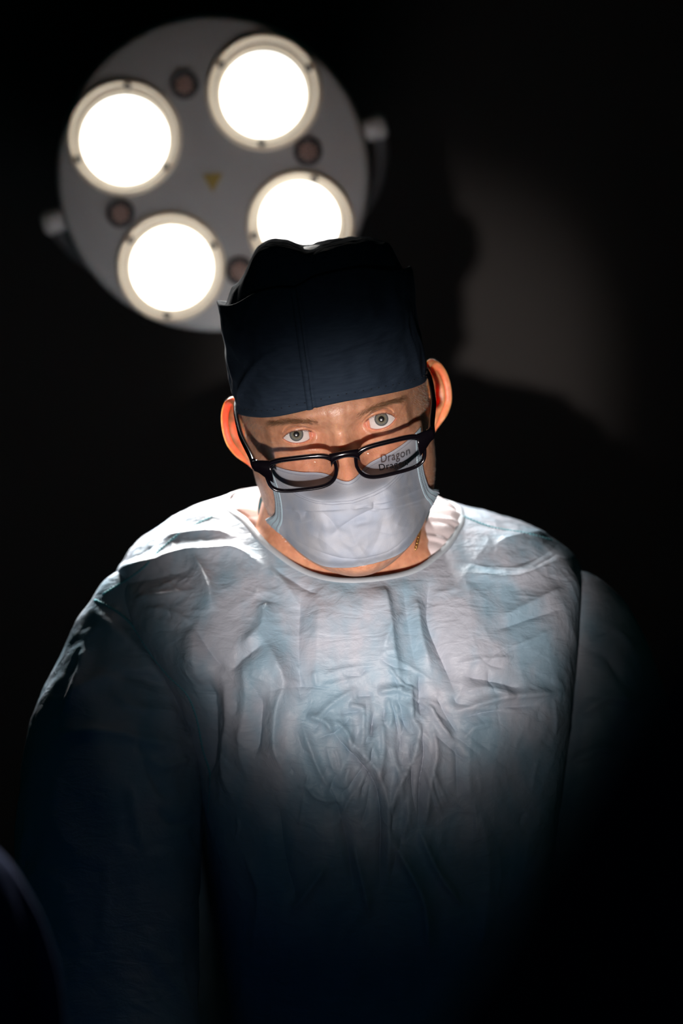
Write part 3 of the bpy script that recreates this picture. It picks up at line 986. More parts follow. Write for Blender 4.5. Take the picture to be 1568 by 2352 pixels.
parts_ = []
for side in (-1, 1):
    xi, zi = lens_outline(side, 0, 0, 0)
    xo, zo = lens_outline(side, 2.5, 3.7, 2.5)
    xm, zm = lens_outline(side, 0.8, 0.9, 0.8); xn, zn = lens_outline(side, 2.0, 3.1, 2.0)
    P = np.array([gpos(xi, zi, 0.6), gpos(xm, zm, -1.9), gpos(xn, zn, -2.1), gpos(xo, zo, -1.1), gpos(xo, zo, 1.4), gpos(xn, zn, 2.2), gpos(xm, zm, 2.0), gpos(xi, zi, 0.6)])
    parts_.append(loft(P, True, False))
    # end piece flaring out to the hinge
    xs = np.linspace(53, 65.5, 12)
    top = np.interp(xs, [53, 60, 65.5], [13.6, 14.8, 15.0]); bot = np.interp(xs, [53, 58, 62.5, 65.5], [-4.0, 0.5, 5.5, 7.2])
    rings = []
    for x_, tz_, bz_ in zip(xs, top, bot):
        zz = np.array([tz_, tz_ - 0.7, bz_ + 0.7, bz_, bz_ + 0.7, tz_ - 0.7]); dd = np.array([0.0, -2.1, -2.1, 0.0, 2.2, 2.2])
        rings.append(gpos(np.full(6, side * x_), zz, dd + 0.0))
    parts_.append(loft(np.array(rings)))
# bridge
xs = np.linspace(-10.5, 10.5, 22)
rings = []
for x_ in xs:
    k = 1 - (x_ / 10.5) ** 2
    tz_ = 12.0 + 0.6 * k; bz_ = 1.5 + 5.6 * k ** 0.6
    a_ = np.linspace(0, 2 * np.pi, 12, endpoint=False)
    rings.append(gpos(np.full(12, x_), (tz_ + bz_) / 2 + (tz_ - bz_) / 2 * np.cos(a_), 2.3 * np.sin(a_) - 0.8 * k))
parts_.append(loft(np.array(rings)))
V, f = merge(parts_)
ff_ = raw_mesh('front_frame', V * mm_, f, M['frame']); fix_normals(ff_); ff_.matrix_world = HM; adopt(ff_, glasses)
for side in (-1, 1):
    xi, zi = lens_outline(side, 0.3, 0.3, 0.3)
    cpt = gpos(side * 32.3, 0.0, 0.3)
    def ringf(k, dep):
        X = side * 32.3 + (xi - side * 32.3) * k; Z = zi * k
        r_ = gpos(X, Z, dep); r_[:, 1] -= 1.6 * (1 - k * k); return r_
    P = np.array([ringf(k, 0.0) for k in (0.02, 0.25, 0.5, 0.75, 1.0)] + [ringf(k, 1.3) for k in (1.0, 0.75, 0.5, 0.25, 0.02)])
    V, f = loft(P)
    o = raw_mesh('lens', V * mm_, f, M['lens']); fix_normals(o); o.matrix_world = HM; adopt(o, glasses)
    # temple arm
    p0 = gpos(side * 64.4, 11.2, 2.0)
    path = smooth_path([p0, p0 + [side * 1.0, 12, 0.5], [side * 72.5, 35, 3.0], [side * 74.0, 70, 9.0], [side * 72.5, 92, 11.5], [side * 71, 103, 6], [side * 70, 110, -12]], 40)
    hgt = np.interp(np.linspace(0, 1, 40), [0, 0.12, 0.5, 0.8, 1], [4.0, 3.6, 2.6, 2.4, 2.8]); wid = np.interp(np.linspace(0, 1, 40), [0, 0.15, 0.7, 1], [2.6, 2.1, 1.9, 1.7])
    a_ = np.linspace(0, 2 * np.pi, 12, endpoint=False)
    T_ = unit(np.gradient(path, axis=0)); rings = []
    for k in range(40):
        lat = unit(np.array([1.0, 0, 0]) - T_[k] * T_[k][0]); upv = np.cross(lat, T_[k])
        rings.append(path[k] + wid[k] * np.cos(a_)[:, None] * lat + hgt[k] * np.sin(a_)[:, None] * upv)
    V, f = loft(np.array(rings))
    tp = raw_mesh('temple', V * mm_, f, M['frame']); fix_normals(tp); tp.matrix_world = HM; adopt(tp, glasses)
    V, f = merge([tube(np.array([p0 + [-side * 2.2, 1.0, dz], p0 + [-side * 2.2, 1.0, dz + 1.5]]) * mm_, 0.0012, 10) for dz in (-2.6, -0.6, 1.4)])
    hg = raw_mesh('hinge', V, f, M['metal']); hg.matrix_world = HM; adopt(hg, glasses); hg['label'] = 'small steel hinge'

# the print on the demo lens
fc = bpy.data.curves.new('lens_print', 'FONT'); fc.body = 'Dragon'; fc.size = 0.0066; fc.align_x = 'CENTER'; fc.align_y = 'CENTER'; fc.space_character = 1.08
fc.extrude = 0.00005; fc.offset = 0.00006
fo = bpy.data.objects.new('lens_print', fc); C.objects.link(fo)
dg = bpy.context.evaluated_depsgraph_get()
me = bpy.data.meshes.new_from_object(fo.evaluated_get(dg)); bpy.data.objects.remove(fo)
po = bpy.data.objects.new('lens_print', me); me.materials.append(M['print']); C.objects.link(po)
pc = gpos(33.2, -5.0, -1.6 - 0.45)
# lie on the lens: local x -> x, local y -> up, face to the viewer
R_ = Matrix.Rotation(math.radians(3.0), 4, 'Z') @ Matrix.Rotation(math.radians(90), 4, 'X')
po.matrix_world = HM @ Matrix.Translation(Vector(pc * mm_)) @ R_
adopt(po, glasses); po['label'] = 'black lettering Dragon on the lens'

# ------------------------------------------------------------------ the gown
gw = mat('gown_cloth', (0.40, 0.56, 0.68), 0.52)
N, L, b = nodes(gw)
tc = N.new('ShaderNodeTexCoord')
nz = N.new('ShaderNodeTexNoise'); nz.inputs['Scale'].default_value = 19; nz.inputs['Detail'].default_value = 3.5; nz.inputs['Roughness'].default_value = 0.55
mp = N.new('ShaderNodeMapping'); mp.inputs['Scale'].default_value = (1.5, 1.0, 0.8)
L.new(tc.outputs['Object'], mp.inputs[0]); L.new(mp.outputs[0], nz.inputs['Vector'])
rp = N.new('ShaderNodeValToRGB')
rp.color_ramp.elements[0].position = 0.36; rp.color_ramp.elements[0].color = (0.30, 0.43, 0.53, 1)
rp.color_ramp.elements[1].position = 0.60; rp.color_ramp.elements[1].color = (0.47, 0.495, 0.565, 1)
L.new(nz.outputs[0], rp.inputs[0]); L.new(rp.outputs[0], b.inputs['Base Color'])
n1 = N.new('ShaderNodeTexNoise'); n1.inputs['Scale'].default_value = 420; n1.inputs['Detail'].default_value = 4
n2 = N.new('ShaderNodeTexNoise'); n2.inputs['Scale'].default_value = 70; n2.inputs['Detail'].default_value = 5; n2.inputs['Distortion'].default_value = 1.2
m2 = N.new('ShaderNodeMapping'); m2.inputs['Scale'].default_value = (0.6, 1, 1.5)
L.new(tc.outputs['Object'], m2.inputs[0]); L.new(m2.outputs[0], n2.inputs['Vector']); L.new(tc.outputs['Object'], n1.inputs['Vector'])
ad = N.new('ShaderNodeMath'); ad.operation = 'MULTIPLY_ADD'; ad.inputs[1].default_value = 0.22; L.new(n1.outputs[0], ad.inputs[0]); L.new(n2.outputs[0], ad.inputs[2])
bp = N.new('ShaderNodeBump'); bp.inputs['Strength'].default_value = 0.5; bp.inputs['Distance'].default_value = 0.0026
L.new(ad.outputs[0], bp.inputs['Height']); L.new(bp.outputs[0], b.inputs['Normal'])
b.inputs['Specular IOR Level'].default_value = 0.45
add_translucent(gw, (0.30, 0.58, 0.62), 0.14)
M['gown'] = gw

mer = [  # meridians round the trunk from the front middle, towards image right, over the back and round again; levels from neckline to hem
    [(805, 1330, 1.812), (805, 1400, 1.792), (805, 1520, 1.778), (805, 1700, 1.772), (805, 1900, 1.782), (805, 2150, 1.80), (805, 2450, 1.815), (805, 3200, 1.81), (805, 4700, 1.80)],
    [(935, 1312, 1.828), (985, 1400, 1.802), (1000, 1520, 1.783), (1000, 1700, 1.776), (1000, 1900, 1.786), (1000, 2150, 1.80), (1000, 2450, 1.82), (1000, 3200, 1.815), (1010, 4700, 1.80)],
    [(1005, 1268, 1.853), (1110, 1350, 1.825), (1165, 1500, 1.797), (1165, 1700, 1.788), (1155, 1900, 1.797), (1145, 2150, 1.812), (1135, 2450, 1.83), (1150, 3200, 1.83), (1180, 4700, 1.82)],
    [(1042, 1220, 1.880), (1185, 1290, 1.857), (1304, 1420, 1.832), (1288, 1700, 1.818), (1266, 1900, 1.824), (1250, 2150, 1.835), (1250, 2450, 1.85), (1270, 3200, 1.86), (1330, 4700, 1.86)],
    [(1052, 1182, 1.908), (1205, 1222, 1.902), (1325, 1345, 1.888), (1291, 1700, 1.91), (1269, 1900, 1.92), (1253, 2150, 1.93), (1255, 2450, 1.93), (1290, 3200, 1.94), (1360, 4700, 1.95)],
    [(1015, 1148, 1.950), (1170, 1200, 1.985), (1285, 1330, 2.01), (1270, 1700, 2.02), (1255, 1900, 2.03), (1240, 2150, 2.03), (1225, 2450, 2.03), (1240, 3200, 2.05), (1290, 4700, 2.07)],
    [(795, 1112, 1.978), (795, 1165, 2.04), (795, 1330, 2.085), (795, 1700, 2.09), (800, 1900, 2.08), (800, 2150, 2.07), (800, 2450, 2.06), (800, 3200, 2.10), (800, 4700, 2.14)],
    [(560, 1126, 1.945), (430, 1185, 1.98), (335, 1330, 2.005), (390, 1700, 2.02), (440, 1900, 2.03), (470, 2150, 2.03), (480, 2450, 2.03), (430, 3200, 2.05), (370, 4700, 2.07)],
    [(527, 1160, 1.908), (405, 1210, 1.915), (285, 1325, 1.900), (410, 1700, 1.91), (455, 1900, 1.92), (480, 2150, 1.93), (490, 2450, 1.93), (420, 3200, 1.94), (340, 4700, 1.95)],
    [(565, 1192, 1.880), (430, 1275, 1.862), (318, 1420, 1.845), (455, 1700, 1.832), (490, 1900, 1.832), (520, 2150, 1.838), (535, 2450, 1.85), (470, 3200, 1.86), (400, 4700, 1.86)],
    [(618, 1250, 1.852), (520, 1335, 1.827), (455, 1480, 1.803), (555, 1700, 1.793), (585, 1900, 1.798), (600, 2150, 1.812), (610, 2450, 1.83), (570, 3200, 1.83), (540, 4700, 1.82)],
    [(705, 1310, 1.828), (655, 1400, 1.802), (635, 1520, 1.783), (670, 1700, 1.776), (690, 1900, 1.786), (690, 2150, 1.80), (695, 2450, 1.82), (680, 3200, 1.815), (670, 4700, 1.80)],
]
MER = np.array([[at(*p) for p in m_] for m_ in mer])      # [12, 9, 3]


def periodic(Pm, n, dens=None):
    """periodic Catmull-Rom over axis 0"""
    m_ = len(Pm)
    u = np.linspace(0, m_, n, endpoint=False) if dens is None else dens
    i = np.floor(u).astype(int); t_ = (u - i).reshape(-1, *([1] * (Pm.ndim - 1)))
    p0, p1, p2, p3 = (Pm[(i + k) % m_] for k in (-1, 0, 1, 2))
    return 0.5 * ((2 * p1) + (-p0 + p2) * t_ + (2 * p0 - 5 * p1 + 4 * p2 - p3) * t_ ** 2 + (-p0 + 3 * p1 - 3 * p2 + p3) * t_ ** 3)


def gown_surface(nu, tl):
    # finer in front (u near 0 / 12) than behind
    u = np.concatenate([np.linspace(0, 4.3, int(nu * 0.38), endpoint=False), np.linspace(4.3, 7.7, int(nu * 0.24), endpoint=False),
                        np.linspace(7.7, 12, int(nu * 0.38), endpoint=False)])
    A = periodic(MER, None, u)                       # [nu, 9, 3]
    return pchip(np.arange(9), A.transpose(1, 0, 2), tl)   # [nt, nu, 3]


tl = np.concatenate([np.linspace(0, 6, 430, endpoint=False), np.linspace(6, 8, 40)])
GP = gown_surface(900, tl)


def grid_normals(P, wrap=True):
    if wrap:
        du = np.roll(P, -1, axis=1) - np.roll(P, 1, axis=1)
    else:
        du = np.gradient(P, axis=1)
    dv = np.gradient(P, axis=0)
    return unit(np.cross(du, dv))


STROKES = [  # polyline, height mm, half width on its image-left / image-right side (for a downward stroke), px
    ([(622, 1300), (690, 1345), (738, 1368)], -4.5, 10, 12),
    ([(590, 1285), (650, 1345), (700, 1400)], 3.0, 20, 14),
    ([(692, 1345), (684, 1450), (690, 1620)], -7, 24, 22),
    ([(735, 1380), (730, 1480), (722, 1600)], 4, 26, 40),
    ([(877, 1340), (893, 1427), (903, 1490), (918, 1565)], 8, 62, 12),
    ([(925, 1350), (940, 1440), (955, 1540)], -4, 18, 18),
    ([(955, 1370), (965, 1450), (992, 1545)], 5, 16, 12),
    ([(985, 1325), (982, 1411), (1002, 1475), (1027, 1538), (1046, 1595)], -8, 14, 18),
    ([(1075, 1340), (1080, 1440), (1100, 1530)], 3, 30, 30),
    ([(612, 1480), (640, 1520), (659, 1569), (642, 1630), (637, 1690), (660, 1787)], 10, 24, 15),
    ([(560, 1500), (572, 1600), (560, 1700), (575, 1800)], 6, 24, 20),
    ([(482, 1555), (487, 1640), (480, 1720), (470, 1810)], -10, 22, 24),
    ([(449, 1442), (500, 1520), (526, 1545)], -5, 12, 16),
    ([(526, 1545), (570, 1510), (612, 1483)], -5, 12, 14),
    ([(449, 1438), (462, 1500), (470, 1570)], 6, 26, 14),
    ([(520, 1560), (528, 1640), (520, 1740), (540, 1850)], 7, 18, 24),
    ([(605, 1590), (600, 1660), (590, 1740)], -7, 15, 16),
    ([(444, 1273), (482, 1355), (492, 1410)], 6, 22, 12),
    ([(618, 1385), (602, 1450), (556, 1492)], 7, 18, 22),
    ([(866, 1590), (900, 1585), (930, 1580)], 5, 6, 12),
    ([(943, 1572), (946, 1655)], 6, 18, 5), ([(904, 1608), (927, 1714)], 5, 6, 9), ([(962, 1545), (966, 1655)], -6, 7, 9),
    ([(969, 1655), (945, 1745), (908, 1810), (895, 1880)], 8, 9, 14), ([(966, 1657), (972, 1730), (962, 1810), (960, 1900)], -6, 6, 8),
    ([(990, 1660), (1000, 1720), (985, 1800), (975, 1900)], 6, 9, 12),
    ([(759, 1676), (805, 1726), (843, 1768), (866, 1814), (874, 1883), (872, 2036)], -6.5, 8, 6),
    ([(775, 1672), (820, 1716), (862, 1760), (884, 1814), (892, 1880), (890, 2030)], 6, 8, 13),
    ([(705, 1642), (751, 1661), (765, 1686)], 6, 7, 12), ([(694, 1661), (713, 1710), (736, 1768), (790, 1860)], 5, 10, 8),
    ([(770, 1655), (801, 1690), (809, 1735)], 4.5, 6, 8), ([(835, 1622), (832, 1741)], 5, 10, 9), ([(855, 1640), (850, 1760)], -4.5, 7, 7),
    ([(875, 1640), (880, 1720), (862, 1800)], 4, 8, 8), ([(926, 1660), (915, 1740)], -5, 6, 8),
    ([(800, 1620), (840, 1628)], 4, 6, 10), ([(816, 1600), (858, 1597)], -3.5, 7, 7), ([(780, 1640), (830, 1632)], -3, 6, 6),
    ([(981, 1612), (1012, 1665), (1042, 1703)], 6, 10, 7), ([(1000, 1600), (1032, 1655), (1052, 1690)], -4, 7, 9),
    ([(1040, 1636), (1100, 1618), (1160, 1602), (1290, 1592)], 6.5, 7, 14), ([(1050, 1652), (1150, 1628), (1240, 1618)], -4, 9, 9),
    ([(1061, 1552), (1132, 1566), (1202, 1585)], -6, 16, 12), ([(1060, 1590), (1110, 1580), (1180, 1600)], 5, 10, 22),
    ([(1046, 1705), (1050, 1825)], -4, 8, 9), ([(1085, 1660), (1075, 1760), (1080, 1870)], 3, 20, 20), ([(1060, 1700), (1090, 1670), (1130, 1660)], 3, 9, 9),
    ([(1132, 1258), (1212, 1233), (1262, 1228)], 3.5, 12, 14), ([(1041, 1290), (1162, 1300), (1232, 1284), (1280, 1254)], -3, 12, 16),
    ([(1060, 1320), (1170, 1335), (1290, 1290)], 4.5, 14, 20), ([(1150, 1420), (1230, 1385), (1300, 1350)], 3.5, 10, 14), ([(1130, 1450), (1220, 1420), (1290, 1400)], -3, 10, 10),
    ([(1120, 1500), (1210, 1475), (1280, 1440)], 3, 9, 12), ([(1050, 1525), (1120, 1515), (1180, 1512)], 3, 8, 10),
    ([(255, 1322), (357, 1301), (449, 1274), (536, 1271), (612, 1306)], 8, 13, 15), ([(270, 1345), (370, 1325), (450, 1305)], -4, 12, 14),
    ([(330, 1260), (420, 1235), (500, 1225), (560, 1240)], 5, 10, 13), ([(420, 1200), (480, 1190), (530, 1195)], 3.5, 8, 8),
    ([(280, 1300), (340, 1262), (400, 1230)], -4, 7, 9), ([(330, 1400), (400, 1410), (450, 1440)], 3, 9, 9), ([(310, 1380), (390, 1370), (450, 1360)], 3.5, 10, 10),
    ([(751, 1978), (710, 2040), (667, 2097)], 6, 10, 14), ([(893, 1915), (940, 1995), (975, 2080), (985, 2200)], 8, 9, 16), ([(960, 1900), (1000, 1990), (1060, 2080)], 7, 9, 12),
    ([(810, 1930), (830, 2010), (850, 2100)], 6, 9, 14), ([(745, 1780), (775, 1850), (800, 1960), (812, 2040)], -6, 10, 12), ([(700, 1800), (740, 1830), (790, 1840)], 4, 9, 9),
    ([(560, 1950), (600, 2050), (580, 2200)], 5, 18, 18), ([(640, 1840), (650, 1950), (690, 2100)], -5, 18, 18), ([(1100, 1850), (1120, 2000), (1100, 2200)], 4, 22, 22),
]


_r = np.random.default_rng(23)
for _k in range(75):      # short crumples fanning out from the gathered middle of the chest
    cx_0, cy_0 = _r.normal(890, 85), _r.normal(1725, 95)
    an = math.atan2(cy_0 - 1520, (cx_0 - 890) * 1.2) + _r.normal() * 0.2
    ln_ = _r.uniform(45, 140); d0 = np.array([math.cos(an), math.sin(an)]) * ln_ / 2; w_ = _r.uniform(3.5, 9)
    mid_ = np.array([cx_0, cy_0]) + _r.normal(size=2) * 6
    STROKES.append(([tuple(np.array([cx_0, cy_0]) - d0), tuple(mid_), tuple(np.array([cx_0, cy_0]) + d0)], _r.choice([-1, 1]) * _r.uniform(1.2, 3.2), w_, w_ * _r.uniform(0.7, 2)))
for _k in range(90):       # fine pull lines elsewhere
    cx_0, cy_0 = _r.uniform(330, 1290), _r.uniform(1290, 1900)
    an = _r.normal() * 0.5 + (0.0 if cy_0 < 1550 else 1.3)
    ln_ = _r.uniform(30, 90); d0 = np.array([math.cos(an), math.sin(an)]) * ln_ / 2; w_ = _r.uniform(3, 7)
    STROKES.append(([tuple(np.array([cx_0, cy_0]) - d0), (cx_0 + _r.normal() * 5, cy_0 + _r.normal() * 5), tuple(np.array([cx_0, cy_0]) + d0)], _r.choice([-1, 1]) * _r.uniform(0.5, 1.5), w_, w_ * _r.uniform(0.7, 2)))


def crumple(P, amp=1.0):
    """sharp paper-like creases"""
    q = P + 0.02 * np.stack([noise3(P * 14 + 3), noise3(P * 14 + 7), noise3(P * 14 + 13)], -1)
    r1 = 1 - np.abs(noise3(q * np.array([26, 22, 15]) + 1)) * 3.2
    r2 = 1 - np.abs(noise3(q * np.array([48, 44, 34]) + 21)) * 3.2
    r3 = 1 - np.abs(noise3(q * np.array([95, 90, 80]) + 41)) * 3.2
    n1 = noise3(P * np.array([9, 9, 5]) + 17)
    return amp * (1.5 * r1 + 1.15 * r2 * np.clip(0.7 + 1.3 * n1, 0, 1.5) + 0.42 * r3) + 5.0 * n1 * amp


gn = grid_normals(GP)
gn *= np.where((gn[tl.searchsorted(3.0), 0, 1]) > 0, -1, 1)
px, py = to_px(GP)
front = sstep(-gn[..., 1], 0.05, 0.45)
TL = tl[:, None]
neck_w = sstep(TL, 0.05, 0.6)
sf = stroke_field(px, py, STROKES) * sstep(-gn[..., 1], -0.35, 0.2)
blob = 8 * np.exp(-((px - 608) / 48) ** 2 - ((py - 1535) / 60) ** 2) + 6 * np.exp(-((px - 452) / 40) ** 2 - ((py - 1510) / 60) ** 2)
calm = (0.75 + 0.9 * np.exp(-((px - 880) / 150) ** 2 - ((py - 1740) / 130) ** 2)) * (1 - 0.5 * np.exp(-((px - 800) / 200) ** 2 - ((py - 1430) / 120) ** 2))
hem_w = 1 + 1.5 * sstep(TL, 6, 8)
disp = (sf * 0.85 + (blob * front) + crumple(GP, 0.9) * calm) * neck_w * hem_w * mm_
# keep the sides that lie inside the sleeves quiet
GPd = GP + gn * disp[..., None]
V, f = loft(GPd, True, False)
gown = raw_mesh('surgical_gown', V, f, M['gown'])
sd = gown.modifiers.new('thick', 'SOLIDIFY'); sd.thickness = 0.0007; sd.offset = -1
adopt(gown, person)
gown['label'] = 'crumpled pale blue disposable surgical gown'

# neck binding
M['binding'] = mat('gown_binding', (0.50, 0.55, 0.60), 0.6); add_noise_bump(M['binding'], 200, 0.3, 0.001)
add_translucent(M['binding'], (0.4, 0.65, 0.68), 0.2)
ring0 = GPd[0]; ring1 = GPd[9]
prof = []
inn = unit(ring0.mean(0) - ring0); n0 = gn[3]
d01 = unit(ring1 - ring0)
prof = [ring0 + d01 * 0.0050 + n0 * 0.0004, ring0 + d01 * 0.0044 + n0 * 0.0010, ring0 - d01 * 0.0002 + n0 * 0.0009, ring0 - d01 * 0.0008, ring0 - n0 * 0.0008, ring0 + d01 * 0.0044 - n0 * 0.0010]
V, f = loft(np.array(prof), True, False)
o = raw_mesh('neck_binding', V, f, M['binding']); adopt(o, gown)

# sleeves -----------------------------------------------------------------
def sleeve(rows_, strokes, nu=150, nv=230, seed=0):
    rows_ = np.array([[*at(a_, b_, c_), r_] for a_, b_, c_, r_ in rows_])
    d_ = np.concatenate([[0], np.cumsum(np.linalg.norm(np.diff(rows_[:, :3], axis=0), axis=1))])
    R = pchip(d_, rows_, np.linspace(0, d_[-1], nv))
    path, rad = R[:, :3], R[:, 3]
    T_ = unit(np.gradient(path, axis=0)); a_ = np.linspace(0, 2 * np.pi, nu, endpoint=False)
    P = []
    for k in range(nv):
        lat = unit(np.array([1.0, 0, 0]) - T_[k] * T_[k][0]); fwd = np.cross(T_[k], lat)
        P.append(path[k] + rad[k] * (np.cos(a_)[:, None] * lat + np.sin(a_)[:, None] * fwd * 0.95))
    P = np.array(P)
    nrm = unit(P - path[:, None, :])
    qx, qy = to_px(P)
    t_ = np.linspace(0, 1, nv)[:, None]
    dd = crumple(P + seed, 1.25) + stroke_field(qx, qy, strokes) * sstep(-nrm[..., 1], 0, 0.4)
    w = sstep(t_, 0.0, 0.12)
    return P + nrm * (dd * w * mm_)[..., None], path


SL = sleeve([(380, 1318, 1.905, .008), (350, 1340, 1.902, .021), (324, 1378, 1.897, .031), (302, 1432, 1.891, .036), (282, 1510, 1.884, .046), (270, 1600, 1.876, .057), (258, 1720, 1.866, .066),
             (252, 1900, 1.846, .069), (255, 2060, 1.825, .066), (262, 2300, 1.78, .060), (330, 2700, 1.66, .050), (460, 3080, 1.53, .040)],
            [([(215, 1400), (290, 1470), (360, 1560), (430, 1640)], 6, 12, 18), ([(245, 1545), (310, 1555), (400, 1590)], -6, 8, 10), ([(160, 1600), (230, 1560), (330, 1540)], 5, 10, 14),
             ([(130, 1690), (230, 1680), (330, 1700), (420, 1720)], 6, 9, 14), ([(310, 1660), (340, 1760), (400, 1850)], -5, 9, 12), ([(250, 1580), (300, 1620), (420, 1640)], 4, 8, 10),
             ([(320, 1730), (370, 1760), (440, 1740)], 5, 8, 10), ([(300, 1800), (310, 1880), (330, 1960)], 5, 8, 12), ([(200, 1480), (180, 1560), (150, 1640)], 5, 10, 14),
             ([(360, 1850), (400, 1890), (440, 1890)], -4, 8, 9)])[0]
SRt = sleeve([(1262, 1362, 1.915, .014), (1290, 1385, 1.920, .034), (1315, 1440, 1.930, .046), (1350, 1540, 1.938, .051), (1378, 1660, 1.942, .056), (1390, 1850, 1.935, .060),
              (1385, 2080, 1.91, .060), (1370, 2350, 1.855, .058), (1300, 2700, 1.72, .050), (1200, 3080, 1.56, .040)],
             [([(1340, 1420), (1400, 1440), (1450, 1500)], 6, 9, 12), ([(1330, 1480), (1390, 1510), (1430, 1580)], -6, 9, 12), ([(1330, 1640), (1400, 1600), (1470, 1620)], 5, 10, 12),
              ([(1320, 1750), (1390, 1720), (1450, 1740)], 5, 10, 12)], seed=3.7)[0]
for P in (SL, SRt):
    V, f = loft(P, True, False)
    o = raw_mesh('sleeve', V, f, M['gown'])
    sd = o.modifiers.new('thick', 'SOLIDIFY'); sd.thickness = 0.0007; sd.offset = 0
    adopt(o, gown)
# welded seams: shoulder seams and armhole seams, draped on the cloth
M['seam'] = mat('gown_seam', (0.16, 0.45, 0.52), 0.6); add_translucent(M['seam'], (0.2, 0.7, 0.75), 0.3)
from mathutils.bvhtree import BVHTree
bpy.context.view_layer.update()


def bvh_of(P):
    V, f = loft(P, True, False)
    return BVHTree.FromPolygons([tuple(v) for v in V], f)


B1, B2, B3 = bvh_of(GPd), bvh_of(SL), bvh_of(SRt)


def on_cloth(px_, py_, trees):
    d = Vector(unit(at(px_, py_, 1.0) - np.array([0, 0, CAMZ]))); o_ = Vector((0, 0, CAMZ)); best = None
    for tr_ in trees:
        h = tr_.ray_cast(o_, d, 5.0)
        if h[0] is not None and (best is None or h[3] < best[1]):
            best = (np.array(h[0]), h[3], np.array(h[1]))
    return None if best is None else (best[0], best[2])


def seam(pts, trees):
    path = smooth_path(np.array(pts, float), max(8, int(np.linalg.norm(np.diff(np.array(pts, float), axis=0), axis=1).sum() / 7)))
    hits = [on_cloth(x_, y_, trees) for x_, y_ in path]
    P = np.array([h[0] for h in hits if h is not None])
    if len(P) < 5: return
    for _ in range(2):
        P[1:-1] = (P[:-2] + 2 * P[1:-1] + P[2:]) / 4
    keep = [0] + [k for k in range(1, len(P)) if np.linalg.norm(P[k] - P[k - 1]) < 0.03]
    P = P[keep]; P = P + unit(np.array([0, 0, CAMZ]) - P) * 0.0006
    parts_ = [tube(P, 0.0009, 6)]
    for k in range(1, len(P) - 1):        # weld beads
        e_ = unit(P[k + 1] - P[k - 1])
        parts_.append(tube(np.array([P[k] - e_ * 0.0006, P[k], P[k] + e_ * 0.0006]), np.array([0.0008, 0.0015, 0.0008]), 6))
    V, f = merge(parts_)
    o = raw_mesh('seam', V, f, M['seam']); adopt(o, gown)


seam([(236, 1366), (327, 1306), (357, 1275), (423, 1219), (520, 1173)], [B1, B2])
seam([(218, 1378), (262, 1400), (300, 1432), (345, 1500), (385, 1550), (432, 1598), (452, 1650), (466, 1720), (484, 1790), (478, 1870)], [B1, B2])
seam([(1060, 1186), (1130, 1212), (1210, 1226), (1280, 1246)], [B1, B3])

# undershirt -----------------------------------------------------------
M['shirt'] = mat('scrub_shirt', (0.62, 0.55, 0.56), 0.8); add_noise_bump(M['shirt'], 500, 0.2)
shirt_in = [(805, 1440, 1.842), (925, 1345, 1.846), (957, 1278, 1.858), (972, 1220, 1.874), (988, 1166, 1.905), (950, 1128, 1.955),
            (795, 1115, 1.968), (625, 1126, 1.945), (592, 1162, 1.908), (606, 1232, 1.882), (640, 1290, 1.862), (700, 1360, 1.85)]
A = np.array([at(*p) for p in shirt_in]); Bm = np.array([at(*p) for p in [
    (805, 1480, 1.838), (950, 1390, 1.838), (1015, 1315, 1.848), (1052, 1250, 1.872), (1075, 1196, 1.912), (1010, 1165, 1.968),
    (795, 1160, 1.995), (565, 1140, 1.958), (518, 1170, 1.916), (545, 1262, 1.885), (600, 1340, 1.858), (690, 1420, 1.842)]])
Pm = periodic(np.stack([A, (A + Bm) / 2 + np.array([0, -0.002, 0.003]), Bm], 1), 360)
S3 = pchip(np.arange(3), Pm.transpose(1, 0, 2), np.linspace(0, 2, 36))
u_ = np.linspace(0, 12, 360, endpoint=False)
fold = 0.0006 * np.sin(u_ * 2 * np.pi * 2.6 + 0.8 * np.sin(u_ * 9))[None, :] * np.sin(np.linspace(0.1, 1, 36) * np.pi * 0.9)[:, None]
sn = grid_normals(S3); sn *= np.where(sn[18, 0, 1] > 0, -1, 1)
V, f = loft(S3 + sn * fold[..., None], True, False)
o = raw_mesh('undershirt', V, f, M['shirt']); sd = o.modifiers.new('thick', 'SOLIDIFY'); sd.thickness = 0.001
adopt(o, person); o['label'] = 'pale pink scrub shirt under the gown'
# chain at the neck
M['gold'] = mat('gold_chain', (0.75, 0.45, 0.14), 0.3, Metallic=1.0)
cp = smooth_path([at(972, 1195, 1.853), at(964, 1215, 1.842), at(960, 1238, 1.836), at(954, 1262, 1.832)], 26)
parts_ = []
for k in range(25):
    c_ = (cp[k] + cp[k + 1]) / 2; e_ = unit(cp[k + 1] - cp[k]); s_ = unit(np.cross(e_, [0, 1, 0] if k % 2 else [1, 0, 0.3])); a_ = np.linspace(0, 2 * np.pi, 11)
    parts_.append(tube(c_ + 0.0016 * np.cos(a_)[:, None] * e_ + 0.0010 * np.sin(a_)[:, None] * s_, 0.00035, 6, False))
V, f = merge(parts_)
o = raw_mesh('neck_chain', V, f, M['gold']); adopt(o, person); o['kind'] = 'stuff'; o['label'] = 'thin gold neck chain'

